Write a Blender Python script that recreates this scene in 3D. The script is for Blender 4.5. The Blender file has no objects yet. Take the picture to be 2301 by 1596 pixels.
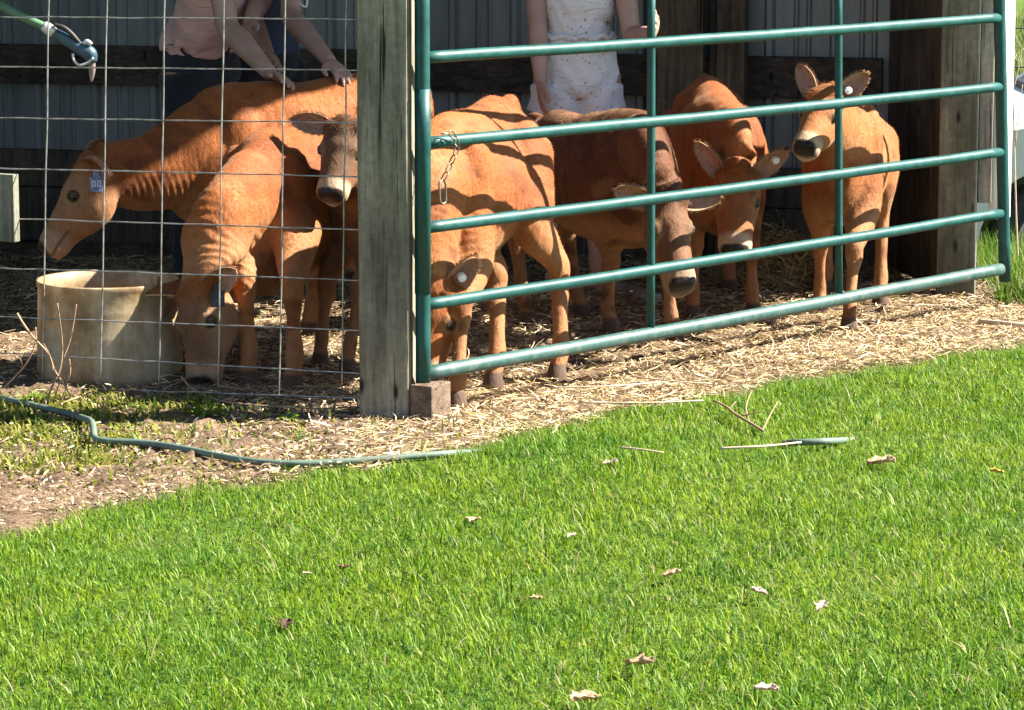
import bpy, math, random
import numpy as np
from mathutils import Vector, noise as mnoise
random.seed(7); RNG = np.random.default_rng(7)
sc = bpy.context.scene
COL = sc.collection

# ------------------------------------------------------------------ camera, sky, sun, exposure
PITCH = math.radians(9.0); FPX = 7000.0; CAMH = 1.65
cd = bpy.data.cameras.new('camera'); cam = bpy.data.objects.new('camera', cd); COL.objects.link(cam)
cam.location = (0, 0, CAMH); cam.rotation_euler = (math.radians(90) - PITCH, 0, 0)
cd.sensor_width = 36; cd.lens = 36 * FPX / 2301; cd.clip_start = 0.1; cd.clip_end = 2000
sc.camera = cam
SUN_AZ = math.radians(5.0)      # measured from +x towards +y
SUN_EL = math.radians(42.0)
SUN_DIR = Vector((math.cos(SUN_EL) * math.cos(SUN_AZ), math.cos(SUN_EL) * math.sin(SUN_AZ), math.sin(SUN_EL)))
w = bpy.data.worlds.new('World'); sc.world = w; w.use_nodes = True
nt = w.node_tree
sky = nt.nodes.new('ShaderNodeTexSky'); sky.sky_type = 'NISHITA'; sky.sun_disc = False
sky.sun_elevation = SUN_EL; sky.sun_rotation = math.radians(90) - SUN_AZ
sky.air_density = 0.8; sky.dust_density = 0.4
nt.links.new(sky.outputs[0], nt.nodes['Background'].inputs[0]); nt.nodes['Background'].inputs[1].default_value = 0.052
sd = bpy.data.lights.new('sun', 'SUN'); sd.energy = 5.0; sd.angle = math.radians(0.5); sd.color = (1.0, 0.94, 0.83)
sun = bpy.data.objects.new('sun', sd); COL.objects.link(sun)
sun.rotation_euler = (-SUN_DIR).to_track_quat('-Z', 'Y').to_euler(); sun.location = (6, 0, 8)
sc.view_settings.view_transform = 'Standard'; sc.view_settings.look = 'None'
sc.view_settings.gamma = 1; sc.view_settings.exposure = 2.25; sc.view_settings.use_curve_mapping = False

# ------------------------------------------------------------------ pixel -> place helpers (photo measured in 2301 x 1596 units)
CP, SP = math.cos(PITCH), math.sin(PITCH)
def P(u, v, Y):
    xc = (u - 1150.5) / FPX; yc = (798 - v) / FPX
    t = Y / (CP + yc * SP)
    return np.array([xc * t, Y, CAMH + t * (-SP + yc * CP)])
def G(u, v, z=0.0):
    xc = (u - 1150.5) / FPX; yc = (798 - v) / FPX
    t = (CAMH - z) / (SP - yc * CP)
    return np.array([xc * t, t * (CP + yc * SP), z])
def V3(*a): return np.array(a, float)
def nrm(v): v = np.asarray(v, float); return v / max(1e-9, np.linalg.norm(v))
def sstep(a, b, x): t = np.clip((x - a) / (b - a), 0, 1); return t * t * (3 - 2 * t)

# ------------------------------------------------------------------ mesh helpers
def mesh_np(name, V, faces_flat, loop_totals, mat=None, smooth=True, cols=None, cname='Col'):
    me = bpy.data.meshes.new(name)
    V = np.asarray(V, np.float32); lt = np.asarray(loop_totals, np.int32); ff = np.asarray(faces_flat, np.int32)
    me.vertices.add(len(V)); me.vertices.foreach_set('co', V.ravel())
    me.loops.add(len(ff)); me.loops.foreach_set('vertex_index', ff)
    me.polygons.add(len(lt)); ls = np.zeros(len(lt), np.int32); ls[1:] = np.cumsum(lt)[:-1]
    me.polygons.foreach_set('loop_start', ls); me.polygons.foreach_set('loop_total', lt)
    if smooth: me.polygons.foreach_set('use_smooth', np.ones(len(lt), bool))
    me.update(calc_edges=True)
    if cols is not None:
        a = me.color_attributes.new(cname, 'FLOAT_COLOR', 'POINT')
        c = np.ones((len(V), 4), np.float32); cols = np.asarray(cols); c[:, :cols.shape[1]] = cols
        a.data.foreach_set('color', c.ravel())
    if mat: me.materials.append(mat)
    return me
def link(name, me, parent=None, loc=None):
    o = bpy.data.objects.new(name, me); COL.objects.link(o)
    if parent: o.parent = parent
    if loc is not None: o.location = loc
    return o
class MB:
    """collects quads / polygons"""
    def __init__(s): s.v = []; s.f = []
    def add(s, V, F):
        b = len(s.v); s.v.extend([tuple(map(float, p)) for p in V]); s.f.extend([tuple(i + b for i in f) for f in F]); return s
    def box(s, c, size, ax=None, jitter=0):
        c = np.asarray(c, float); hx, hy, hz = np.asarray(size, float) / 2
        A = np.eye(3) if ax is None else np.array(ax, float)
        V = [c + A[0] * sx * hx + A[1] * sy * hy + A[2] * sz * hz for sz in (-1, 1) for sx, sy in ((-1, -1), (1, -1), (1, 1), (-1, 1))]
        return s.add(V, [(3, 2, 1, 0), (4, 5, 6, 7), (0, 1, 5, 4), (1, 2, 6, 5), (2, 3, 7, 6), (3, 0, 4, 7)])
    def loft(s, *a, **k): V, F = loft(*a, **k); return s.add(V, F)
    def tube(s, pts, r, n=10, res=1): return s.loft(pts, r, r, n=n, res=res)
    def mesh(s, name, mat=None, smooth=False, origin=(0, 0, 0)):
        me = bpy.data.meshes.new(name); o = np.asarray(origin, float)
        me.from_pydata([tuple(np.array(p) - o) for p in s.v], [], s.f); me.update()
        if smooth:
            for p in me.polygons: p.use_smooth = True
        if mat: me.materials.append(mat)
        return me
    def build(s, name, mat, parent=None, smooth=False, origin=(0, 0, 0), bevel=0, loc=None):
        me = s.mesh(name, mat, smooth, origin)
        if bevel:
            import bmesh
            bm = bmesh.new(); bm.from_mesh(me)
            bmesh.ops.bevel(bm, geom=bm.edges[:], offset=bevel, segments=2, affect='EDGES', profile=0.6)
            bm.to_mesh(me); bm.free()
        return link(name, me, parent, loc)
def resample(arr, res):
    arr = np.asarray(arr, float); n = len(arr)
    if res <= 1 or n < 2: return arr
    if n == 2:
        t = np.linspace(0, 1, res + 1)[:, None]; return arr[0] * (1 - t) + arr[1] * t if arr.ndim > 1 else (arr[0] * (1 - t[:, 0]) + arr[1] * t[:, 0])
    out = []
    for i in range(n - 1):
        p0 = arr[max(0, i - 1)]; p1 = arr[i]; p2 = arr[i + 1]; p3 = arr[min(n - 1, i + 2)]
        for k in range(res):
            t = k / res
            out.append(0.5 * ((2 * p1) + (-p0 + p2) * t + (2 * p0 - 5 * p1 + 4 * p2 - p3) * t * t + (-p0 + 3 * p1 - 3 * p2 + p3) * t ** 3))
    out.append(arr[-1]); return np.array(out)
def loft(pts, A, B=None, up=None, n=16, res=4, ridge=0.0, caps=True):
    pts = np.asarray(pts, float); k = len(pts)
    A = np.full(k, A, float) if np.isscalar(A) else np.asarray(A, float)
    B = A if B is None else (np.full(k, B, float) if np.isscalar(B) else np.asarray(B, float))
    pts = resample(pts, res); A = np.maximum(resample(A, res), 1e-4); B = np.maximum(resample(B, res), 1e-4)
    m = len(pts); T = np.gradient(pts, axis=0); T /= np.linalg.norm(T, axis=1)[:, None] + 1e-12
    if up is None:
        u0 = np.array([0, 0, 1.0]) if abs(T[0][2]) < 0.9 else np.array([0, 1.0, 0])
    else: u0 = np.asarray(up, float)
    th = np.linspace(0, 2 * np.pi, n, endpoint=False); V = []; u = u0
    for i in range(m):
        ref = u0 if up is not None else u
        s_ = np.cross(T[i], ref); s_ = s_ / (np.linalg.norm(s_) + 1e-9); u = np.cross(s_, T[i])
        wx = A[i] * np.cos(th) * (1 - ridge * np.maximum(0, np.sin(th)) ** 1.5)
        V.append(pts[i] + wx[:, None] * s_ + (B[i] * np.sin(th))[:, None] * u)
    V = np.concatenate(V); F = []
    for i in range(m - 1):
        for j in range(n):
            a = i * n + j; b = i * n + (j + 1) % n; F.append((a, b, b + n, a + n))
    if caps:
        V = np.vstack([V, pts[0], pts[-1]]); c0 = m * n; c1 = c0 + 1
        for j in range(n):
            F.append((c0, (j + 1) % n, j)); F.append((c1, (m - 1) * n + j, (m - 1) * n + (j + 1) % n))
    return V, F
def ellipsoid(c, r, ax=None, nu=14, nv=10):
    A = np.eye(3) if ax is None else np.array(ax, float); V = []; F = []
    for i in range(nv + 1):
        ph = math.pi * i / nv
        for j in range(nu):
            t = 2 * math.pi * j / nu
            l = np.array([r[0] * math.sin(ph) * math.cos(t), r[1] * math.sin(ph) * math.sin(t), r[2] * math.cos(ph)])
            V.append(np.asarray(c) + l @ A)
    for i in range(nv):
        for j in range(nu):
            F.append((i * nu + j, (i + 1) * nu + j, (i + 1) * nu + (j + 1) % nu, i * nu + (j + 1) % nu))
    return V, F
def remeshed(mb, voxel, smooth_it=4, fac=0.5):
    """one continuous surface out of overlapping lofts"""
    me = mb.mesh('tmp'); o = bpy.data.objects.new('tmp', me); COL.objects.link(o)
    m = o.modifiers.new('r', 'REMESH'); m.mode = 'VOXEL'; m.voxel_size = voxel; m.use_smooth_shade = True
    if smooth_it:
        s2 = o.modifiers.new('s', 'SMOOTH'); s2.factor = fac; s2.iterations = smooth_it
    dg = bpy.context.evaluated_depsgraph_get(); dg.update()
    ev = bpy.data.meshes.new_from_object(o.evaluated_get(dg))
    bpy.data.objects.remove(o); bpy.data.meshes.remove(me)
    V = np.empty(len(ev.vertices) * 3, np.float32); ev.vertices.foreach_get('co', V); V = V.reshape(-1, 3).astype(float)
    N = np.empty(len(ev.vertices) * 3, np.float32); ev.vertices.foreach_get('normal', N); N = N.reshape(-1, 3).astype(float)
    lt = np.empty(len(ev.polygons), np.int32); ev.polygons.foreach_get('loop_total', lt)
    ff = np.empty(len(ev.loops), np.int32); ev.loops.foreach_get('vertex_index', ff)
    bpy.data.meshes.remove(ev)
    return V, N, ff, lt
def tag(o, label=None, cat=None, group=None, kind=None):
    if label: o['label'] = label
    if cat: o['category'] = cat
    if group: o['group'] = group
    if kind: o['kind'] = kind
    return o
def empty(name, loc, label, cat, group=None):
    o = bpy.data.objects.new(name, None); COL.objects.link(o); o.location = tuple(map(float, loc)); o.empty_display_size = 0.1
    return tag(o, label, cat, group)

# ------------------------------------------------------------------ materials
def mat_new(name):
    m = bpy.data.materials.new(name); m.use_nodes = True
    t = m.node_tree; b = t.nodes['Principled BSDF']; return m, t, b
def N_(t, typ, **kw):
    n = t.nodes.new(typ)
    for k, v in kw.items():
        if k in n.inputs.keys(): n.inputs[k].default_value = v
        else: setattr(n, k, v)
    return n
def ramp(t, src, stops):
    r = t.nodes.new('ShaderNodeValToRGB'); el = r.color_ramp.elements
    while len(el) < len(stops): el.new(0.5)
    for e, (p, c) in zip(el, stops): e.position = p; e.color = (*c, 1) if len(c) == 3 else c
    t.links.new(src, r.inputs[0]); return r
def coords(t, scale=(1, 1, 1), rot=(0, 0, 0), kind='Object'):
    tc = t.nodes.new('ShaderNodeTexCoord'); mp = t.nodes.new('ShaderNodeMapping')
    mp.inputs['Scale'].default_value = scale; mp.inputs['Rotation'].default_value = rot
    t.links.new(tc.outputs[kind], mp.inputs[0]); return mp.outputs[0]
def bump(t, b, src, dist, strength=1.0, prev=None):
    n = t.nodes.new('ShaderNodeBump'); n.inputs['Strength'].default_value = strength; n.inputs['Distance'].default_value = dist
    t.links.new(src, n.inputs['Height'])
    if prev: t.links.new(prev.outputs[0], n.inputs['Normal'])
    t.links.new(n.outputs[0], b.inputs['Normal']); return n
def mix(t, fac, a, b_, mode='MIX'):
    m = t.nodes.new('ShaderNodeMix'); m.data_type = 'RGBA'; m.blend_type = mode
    for i, x in ((0, fac), (6, a), (7, b_)):
        if hasattr(x, 'is_output') or isinstance(x, bpy.types.NodeSocket): t.links.new(x, m.inputs[i])
        else: m.inputs[i].default_value = x if i == 0 else ((*x, 1) if len(x) == 3 else x)
    return m.outputs[2]
def noisy(name, c1, c2, scale=8, rough=0.8, stretch=(1, 1, 1), detail=8, bumpd=0.003, metal=0, c3=None, spec=0.4, rot=(0, 0, 0)):
    m, t, b = mat_new(name); co = coords(t, stretch, rot)
    n = N_(t, 'ShaderNodeTexNoise', Scale=scale, Detail=detail, Roughness=0.65); t.links.new(co, n.inputs[0])
    st = [(0.3, c1), (0.7, c2)] + ([(0.85, c3)] if c3 else [])
    r = ramp(t, n.outputs[0], st); t.links.new(r.outputs[0], b.inputs['Base Color'])
    b.inputs['Roughness'].default_value = rough; b.inputs['Metallic'].default_value = metal; b.inputs['Specular IOR Level'].default_value = spec
    if bumpd: bump(t, b, n.outputs[0], bumpd)
    return m
def wood(name, c1, c2, dark, axis='z', rough=0.85, knots=True):
    m, t, b = mat_new(name)
    st = {'z': (14, 14, 0.9), 'x': (0.9, 14, 14), 'y': (14, 0.9, 14)}[axis]
    co = coords(t, st); n = N_(t, 'ShaderNodeTexNoise', Scale=3.2, Detail=10, Roughness=0.7, Distortion=0.6); t.links.new(co, n.inputs[0])
    co2 = coords(t, (2.2, 2.2, 1.1)); n2 = N_(t, 'ShaderNodeTexNoise', Scale=2.5, Detail=5); t.links.new(co2, n2.inputs[0])
    r = ramp(t, n.outputs[0], [(0.25, dark), (0.45, c1), (0.72, c2)])
    r2 = ramp(t, n2.outputs[0], [(0.35, (0.55, 0.55, 0.55)), (0.65, (1.15, 1.12, 1.08))])
    c = mix(t, 1.0, r.outputs[0], r2.outputs[0], 'MULTIPLY')
    if knots:
        co3 = coords(t, (9, 9, 3.2)); vo = N_(t, 'ShaderNodeTexVoronoi', Scale=1.3); t.links.new(co3, vo.inputs[0])
        k = ramp(t, vo.outputs['Distance'], [(0.05, (1, 1, 1)), (0.14, (0, 0, 0))])
        c = mix(t, k.outputs[0], c, tuple(x * 0.35 for x in dark))
    # drying cracks: thin dark lines along the grain
    st4 = {'z': (46, 46, 1.3), 'x': (1.3, 46, 46), 'y': (46, 1.3, 46)}[axis]
    n4 = N_(t, 'ShaderNodeTexNoise', Scale=1.6, Detail=3, Roughness=0.5, Distortion=0.3); t.links.new(coords(t, st4), n4.inputs[0])
    k4 = ramp(t, n4.outputs[0], [(0.30, (1, 1, 1)), (0.36, (0, 0, 0))]); c = mix(t, k4.outputs[0], c, tuple(x * 0.3 for x in dark))
    n5 = N_(t, 'ShaderNodeTexNoise', Scale=38, Detail=6, Roughness=0.75); t.links.new(coords(t), n5.inputs[0]); r5 = ramp(t, n5.outputs[0], [(0.3, (0.72, 0.72, 0.72)), (0.7, (1.22, 1.2, 1.17))]); c = mix(t, 1.0, c, r5.outputs[0], 'MULTIPLY')
    t.links.new(c, b.inputs['Base Color']); b.inputs['Roughness'].default_value = rough; b.inputs['Specular IOR Level'].default_value = 0.25
    b0 = bump(t, b, n.outputs[0], 0.005); inv = N_(t, 'ShaderNodeMath', operation='SUBTRACT'); inv.inputs[0].default_value = 1.0; t.links.new(k4.outputs[0], inv.inputs[1]); bump(t, b, inv.outputs[0], 0.004, 1.0, b0); return m
def attr_mat(name, rough=0.8, transl=0.0, spec=0.3, bright=1.0, sheen=0.0):
    m, t, b = mat_new(name); a = N_(t, 'ShaderNodeAttribute', attribute_name='Col')
    t.links.new(a.outputs['Color'], b.inputs['Base Color']); b.inputs['Roughness'].default_value = rough
    b.inputs['Specular IOR Level'].default_value = spec; b.inputs['Sheen Weight'].default_value = sheen
    if transl:
        tr = t.nodes.new('ShaderNodeBsdfTranslucent'); t.links.new(a.outputs['Color'], tr.inputs[0])
        mx = t.nodes.new('ShaderNodeMixShader'); mx.inputs[0].default_value = transl
        t.links.new(b.outputs[0], mx.inputs[1]); t.links.new(tr.outputs[0], mx.inputs[2])
        t.links.new(mx.outputs[0], t.nodes['Material Output'].inputs[0])
    return m
ROOF_OUT_G = 0.16
# ------------------------------------------------------------------ layout of the place
GATE_A = V3(-0.263, 9.2, 0); GATE_B = V3(1.80, 11.5, 0)
GD = nrm(GATE_B - GATE_A); GN = V3(GD[1], -GD[0], 0)          # GN: outward normal of the gate
FD = nrm(V3(-0.877, 0.48, 0)); FN = V3(-0.48, -0.877, 0)      # fence runs left from the corner post
UP = V3(0, 0, 1)
def wall_y(x): return 12.75 - 0.27 * (x - 1.53)
EDGE = [G(u, v) for u, v in ((-1500, 1560), (0, 1190), (330, 1112), (640, 1062), (1000, 1008), (1200, 962), (1560, 888), (1900, 832), (2301, 772), (3000, 690))]
EX = np.array([e[0] for e in EDGE]); EY = np.array([e[1] for e in EDGE])
def wob(x, y):
    return 0.05 * np.sin(7.1 * x + 2.0 * np.sin(3.3 * y)) + 0.035 * np.sin(17 * x + 5 * y) + 0.02 * np.sin(41 * x - 11 * y)
def edge_y(x): return np.interp(x, EX, EY)
def lawn(x, y): return edge_y(x) + wob(x, y) - y            # >0: lawn
def terrain(x, y):
    return -0.35 * sstep(0.15, 1.1, y - wall_y(np.minimum(x, 1.75))) + 0.012 * np.sin(2.3 * x + 1) * np.sin(1.7 * y) * sstep(4, 6, y)

# ------------------------------------------------------------------ ground (one sheet to the horizon)
def axis(lo, hi, step, far_lo, far_hi, m=26):
    a = np.arange(lo, hi, step)
    l = lo - np.geomspace(step * 2, lo - far_lo, m)[::-1]; r = hi + np.geomspace(step * 2, far_hi - hi, m)
    return np.concatenate([l, a, r])
gx = axis(-2.4, 2.6, 0.03, -600, 600); gy = axis(5.0, 13.2, 0.03, -200, 1200)
X, Yg = np.meshgrid(gx, gy); Z = terrain(X, Yg)
near = ((X > -3) & (X < 3.2) & (Yg > 4.5) & (Yg < 13.4))
rough_ = 0.014 * np.sin(23 * X + 3 * np.sin(9 * Yg)) * np.sin(19 * Yg + 2 * np.sin(13 * X)) + 0.006 * RNG.standard_normal(X.shape)
dirt = (lawn(X, Yg) < 0) & near
Z = Z + np.where(dirt, rough_, 0)
ny, nx = X.shape
idx = np.arange(ny * nx).reshape(ny, nx)
F = np.stack([idx[:-1, :-1], idx[:-1, 1:], idx[1:, 1:], idx[1:, :-1]], -1).reshape(-1, 4)
lw = sstep(-0.05, 0.15, lawn(X, Yg))
far_l = sstep(11.4, 12.2, Yg - 1.0 * (X < 1.75) * 99 * (Yg < 14) * (X > -3))
zone = np.maximum(lw * (Yg < 12.5), np.where((Yg > wall_y(np.minimum(X, 1.7)) + .15) | (X > 1.95) & (Yg > 10.9), 1.0, 0))
zone = np.where(np.abs(X) > 3.5, 1.0, zone)
cols = np.stack([zone, zone, zone], -1).reshape(-1, 3)
m, t, b = mat_new('soil_and_turf'); a = N_(t, 'ShaderNodeAttribute', attribute_name='Col')
co = coords(t)
n1 = N_(t, 'ShaderNodeTexNoise', Scale=5, Detail=10, Roughness=0.7); t.links.new(co, n1.inputs[0])
n2 = N_(t, 'ShaderNodeTexNoise', Scale=70, Detail=6, Roughness=0.7); t.links.new(co, n2.inputs[0])
d1 = ramp(t, n1.outputs[0], [(0.3, (0.085, 0.056, 0.038)), (0.55, (0.20, 0.14, 0.095)), (0.75, (0.30, 0.22, 0.155))])
d2 = ramp(t, n2.outputs[0], [(0.35, (0.45, 0.45, 0.45)), (0.7, (1.4, 1.35, 1.25))])
dirtc = mix(t, 1.0, d1.outputs[0], d2.outputs[0], 'MULTIPLY')
g1 = ramp(t, n1.outputs[0], [(0.3, (0.045, 0.085, 0.010)), (0.7, (0.095, 0.15, 0.022))])
c = mix(t, a.outputs['Fac'], dirtc, g1.outputs[0]); t.links.new(c, b.inputs['Base Color']); b.inputs['Roughness'].default_value = 0.95
b.inputs['Specular IOR Level'].default_value = 0.1
bump(t, b, n2.outputs[0], 0.012)
ground = link('ground', mesh_np('ground', np.stack([X, Yg, Z], -1).reshape(-1, 3), F.ravel(), np.full(len(F), 4), m, True, cols))
tag(ground, 'brown dirt and lawn soil sloping gently away past the shed', 'ground', kind='structure')

# ------------------------------------------------------------------ shed
WX = 1.53
m_steel, t, b = mat_new('painted_ribbed_steel'); co = coords(t)
n = N_(t, 'ShaderNodeTexNoise', Scale=2.5, Detail=8, Roughness=0.7); t.links.new(coords(t, (3, 3, 0.6)), n.inputs[0])
r = ramp(t, n.outputs[0], [(0.3, (0.14, 0.142, 0.137)), (0.7, (0.24, 0.242, 0.232))]); t.links.new(r.outputs[0], b.inputs['Base Color'])
b.inputs['Roughness'].default_value = 0.5; b.inputs['Metallic'].default_value = 0.25
wood_grey = wood('weathered_grey_green_timber', (0.145, 0.148, 0.115), (0.245, 0.25, 0.20), (0.07, 0.062, 0.04))
wood_brown = wood('brown_stained_timber', (0.14, 0.095, 0.06), (0.24, 0.17, 0.11), (0.045, 0.03, 0.02))
wood_dark = wood('dark_dirty_boards', (0.075, 0.06, 0.045), (0.15, 0.12, 0.09), (0.025, 0.02, 0.016))
wood_darkx = wood('dark_dirty_girt', (0.06, 0.045, 0.035), (0.12, 0.09, 0.07), (0.02, 0.016, 0.012), 'x')
wood_pale = wood('pale_grey_board', (0.30, 0.28, 0.25), (0.46, 0.43, 0.39), (0.12, 0.10, 0.08))
m_white = noisy('white_painted_trim', (0.72, 0.71, 0.67), (0.84, 0.83, 0.80), 9, 0.5, bumpd=0.001)

shed = empty('shed', (0, 12.9, 0), 'open sided cattle shed with grey ribbed steel back wall and timber framing', 'shed')
def shed_part(mb, name, mat, **k):
    return mb.build(name, mat, shed, origin=(0, 12.9, 0), **k)
# ribbed back wall: a real profile
xs = []; ds = []
x = -4.2; k = 0
while x < WX + 0.22:
    if k % 2 == 0: prof = [(0, 0), (0.012, 0.024), (0.034, 0.024), (0.046, 0)]
    else: prof = [(0, 0), (0.008, 0.009), (0.016, 0.009), (0.024, 0), (0.05, 0), (0.058, 0.009), (0.066, 0.009), (0.074, 0)]
    off = 0 if k % 2 == 0 else -0.014
    for px, d in prof: xs.append(x + off + px); ds.append(d)
    x += 0.131; k += 1
wd = nrm(V3(1, -0.27, 0)); wn = V3(-0.27, -1, 0) / math.hypot(1, 0.27)
mb = MB(); Vv = []
for xx, d in zip(xs, ds):
    p = V3(xx, wall_y(xx), 0) + wn * d
    Vv += [p + UP * -0.02, p + UP * 3.3]
mb.add(Vv, [(2 * i, 2 * i + 2, 2 * i + 3, 2 * i + 1) for i in range(len(xs) - 1)])
shed_part(mb, 'steel_back_wall', m_steel)
def wall_pt(u, v):                       # point of the back wall plane seen at u, v
    p0 = P(u, v, 12.0); d0 = p0 - V3(0, 0, CAMH)
    tt = (12.75 + 0.27 * 1.53) / (d0[1] + 0.27 * d0[0]); return V3(0, 0, CAMH) + d0 * tt
AXW = (wd, wn, UP)
# girts
for (z0, z1) in ((0.69, 0.86), (1.55, 1.69), (2.5, 2.64)):
    L = 5.4; c = V3(WX - 0.01, wall_y(WX), (z0 + z1) / 2) - wd * L / 2 + wn * 0.048
    shed_part(MB().box(c, (L, 0.045, z1 - z0), AXW), 'girt', wood_darkx, bevel=0.003)
for (z0, z1, dd) in ((0.0, 0.235, 0.05), (0.24, 0.40, 0.046)):
    L = 5.4; c = V3(WX - 0.01, wall_y(WX), (z0 + z1) / 2) - wd * L / 2 + wn * dd
    shed_part(MB().box(c, (L, 0.045, z1 - z0), AXW), 'base_board', wood_dark, bevel=0.003)
def wallpost(u0, u1, mat, thick=0.06, off=0.105, name='wall_post'):
    a_ = wall_pt(u0, 100); b_ = wall_pt(u1, 100); wdt = np.linalg.norm((b_ - a_)[:2])
    c = (a_ + b_) / 2; c[2] = 1.64; c = c + wn * off
    shed_part(MB().box(c, (wdt, thick, 3.32), AXW), name, mat, bevel=0.006)
wallpost(1490, 1594, wood_brown); wallpost(1608, 1626, wood_dark, 0.04, 0.1); wallpost(1628, 1690, wood_brown, 0.09, 0.12)
wallpost(-420, -330, wood_brown)
# plank side wall on the right, vertical boards
A_ = V3(WX + 0.02, wall_y(WX) - 0.02, 0); B_ = V3(1.665, 11.98, 0); dv = nrm(B_ - A_); nv = V3(-dv[1], dv[0], 0)
if nv[0] > 0: nv = -nv
L = np.linalg.norm(B_ - A_); npl = 5
for i in range(npl):
    c = A_ + dv * L * (i + 0.5) / npl + UP * 1.66 - nv * (0.002 * (i % 2))
    shed_part(MB().box(c, (L / npl - 0.006, 0.03, 3.3), (dv, nv, UP)), 'wall_plank', wood_dark, bevel=0.003)
sheet = MB().box(A_ + dv * L / 2 - nv * 0.03 + UP * 1.66, (L + 0.1, 0.01, 3.3), (dv, nv, UP)); shed_part(sheet, 'outer_siding', m_steel)
# right front post with its boards and white corner trim
pc = P(2160, 300, 11.93); pw = 0.15
shed_part(MB().box((pc[0], 11.98, 1.62), (0.148, 0.15, 3.3), (V3(0.985, -0.17, 0), V3(0.17, 0.985, 0), UP)), 'front_post', wood_grey, bevel=0.008)
tb = P(2218, 300, 11.90)
shed_part(MB().box((tb[0], 11.93, 1.84), (0.052, 0.05, 2.97), (V3(0.985, -0.17, 0), V3(0.17, 0.985, 0), UP)), 'trim_board', wood_pale, bevel=0.004)
tw = P(2249, 300, 11.95)
shed_part(MB().box((tw[0] + .004, 11.965, 1.78), (0.095, 0.045, 2.98), (V3(0.62, 0.785, 0), V3(-0.785, 0.62, 0), UP)), 'corner_trim', m_white, bevel=0.004)
# left end wall, outside the picture, closes the shed
shed_part(MB().box((-3.9, 12.3, 1.64), (0.04, 3.4, 3.3)), 'end_wall', m_steel)
# roof over the pen: eave line over the gate, another over the fence
RH = 3.25
gin = GATE_A + GN * ROOF_OUT_G; gout = GATE_B + GD * 1.2 + GN * ROOF_OUT_G
corner = gin - GD * 0.12
lf = GATE_A + FD * 4.4 + FN * 0.35
roof = MB(); poly = [corner, gout, V3(2.6, 13.6, 0), V3(-4.3, 14.9, 0), lf]
bot = [p + UP * RH for p in poly]; top = [p + UP * (RH + 0.12) for p in poly]; k = len(poly)
roof.add(bot + top, [tuple(range(k))[::-1], tuple(range(k, 2 * k))] + [(i, (i + 1) % k, k + (i + 1) % k, k + i) for i in range(k)])
shed_part(roof, 'roof', m_steel)

# ------------------------------------------------------------------ corner post
m_post = wood('grey_green_pressure_treated_post', (0.21, 0.19, 0.14), (0.36, 0.33, 0.255), (0.065, 0.055, 0.038))
PCt = V3(-0.369, 9.257, 0); PN = nrm(V3(-0.17, -0.985, 0)); PD = V3(-0.985, 0.17, 0)
cpost = empty('corner_post', PCt, 'thick grey green weathered timber post between the wire fence and the gate', 'post')
pV, pF = loft([PCt + UP * z for z in np.linspace(-0.02, 3.25, 60)], 0.1, 0.1, up=FN, n=4, res=1)
sq = []; hw = 0.078; R4 = 0.012
for i, z in enumerate(np.linspace(-0.03, 3.25, 80)):
    ring = []
    for cx_, cy_ in ((1, 1), (-1, 1), (-1, -1), (1, -1)):
        for aa in np.linspace(0, math.pi / 2, 4):
            ang = math.atan2(cy_, cx_) - math.pi / 4 + aa
            ring.append((cx_ * (hw - R4) + R4 * math.cos(ang), cy_ * (hw - R4) + R4 * math.sin(ang)))
    sq.append([PCt + PD * a_ * -1 + PN * b_ + UP * z + (FD * mnoise.noise(Vector((0, 0, z * 3))) + FN * mnoise.noise(Vector((5, 0, z * 3)))) * 0.004 for a_, b_ in ring])
V_ = np.array(sq).reshape(-1, 3); kk = len(sq[0]); Fq = []
for i in range(len(sq) - 1):
    for j in range(kk): a = i * kk + j; b2 = i * kk + (j + 1) % kk; Fq.append((a, b2, b2 + kk, a + kk))
Fq.append(tuple(range(len(V_) - kk, len(V_))))
MB().add(V_, Fq).build('post_timber', m_post, cpost, origin=PCt)
# thin batten on the post's gate side
# red brown block at the foot
bc = G(970, 952) + FD * 0.037 - nrm(FN) * 0.0575
m_block = wood('red_brown_block_wood', (0.19, 0.13, 0.09), (0.31, 0.23, 0.17), (0.06, 0.04, 0.028), 'y')
blk = MB().box(bc + UP * 0.052, (0.074, 0.115, 0.118), (-FD, nrm(V3(0.48, 0.877, 0)), UP)).build('wood_block', m_block, bevel=0.004)
tag(blk, 'short red brown wooden block on the ground at the foot of the corner post', 'wood block')

# ------------------------------------------------------------------ wire panel fence
m_wire, t, b = mat_new('galvanised_wire'); n = N_(t, 'ShaderNodeTexNoise', Scale=30, Detail=5); t.links.new(coords(t), n.inputs[0])
r = ramp(t, n.outputs[0], [(0.3, (0.15, 0.135, 0.115)), (0.6, (0.40, 0.39, 0.365))]); t.links.new(r.outputs[0], b.inputs['Base Color']); b.inputs['Metallic'].default_value = 0.55; b.inputs['Roughness'].default_value = 0.45
def fence_pt(u, v):
    p0 = P(u, v, 10.0); d0 = p0 - V3(0, 0, CAMH); A0 = GATE_A + FN * 0.078
    tt = np.dot(A0 - V3(0, 0, CAMH), FN) / np.dot(d0, FN); return V3(0, 0, CAMH) + d0 * tt
wires = MB(); wr = 0.0024
for u0, u1 in ((-300, -330), (-160, -185), (-22, -42), (110, 95), (241, 226), (370, 358), (503, 490), (641, 628), (779, 768)):
    pts = []
    for v in np.linspace(-420, 886, 40):
        uu = u0 + (u1 - u0) * v / 880; p = fence_pt(uu, v if v < 880 else 886)
        pts.append(p + FD * 0.003 * mnoise.noise(Vector((u0, v * 0.006, 0))) + FN * 0.004 * mnoise.noise(Vector((u0 + 9, v * 0.004, 0))))
    pts[-1][2] = max(pts[-1][2], 0.03)
    wires.tube(pts, wr, n=6)
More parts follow.
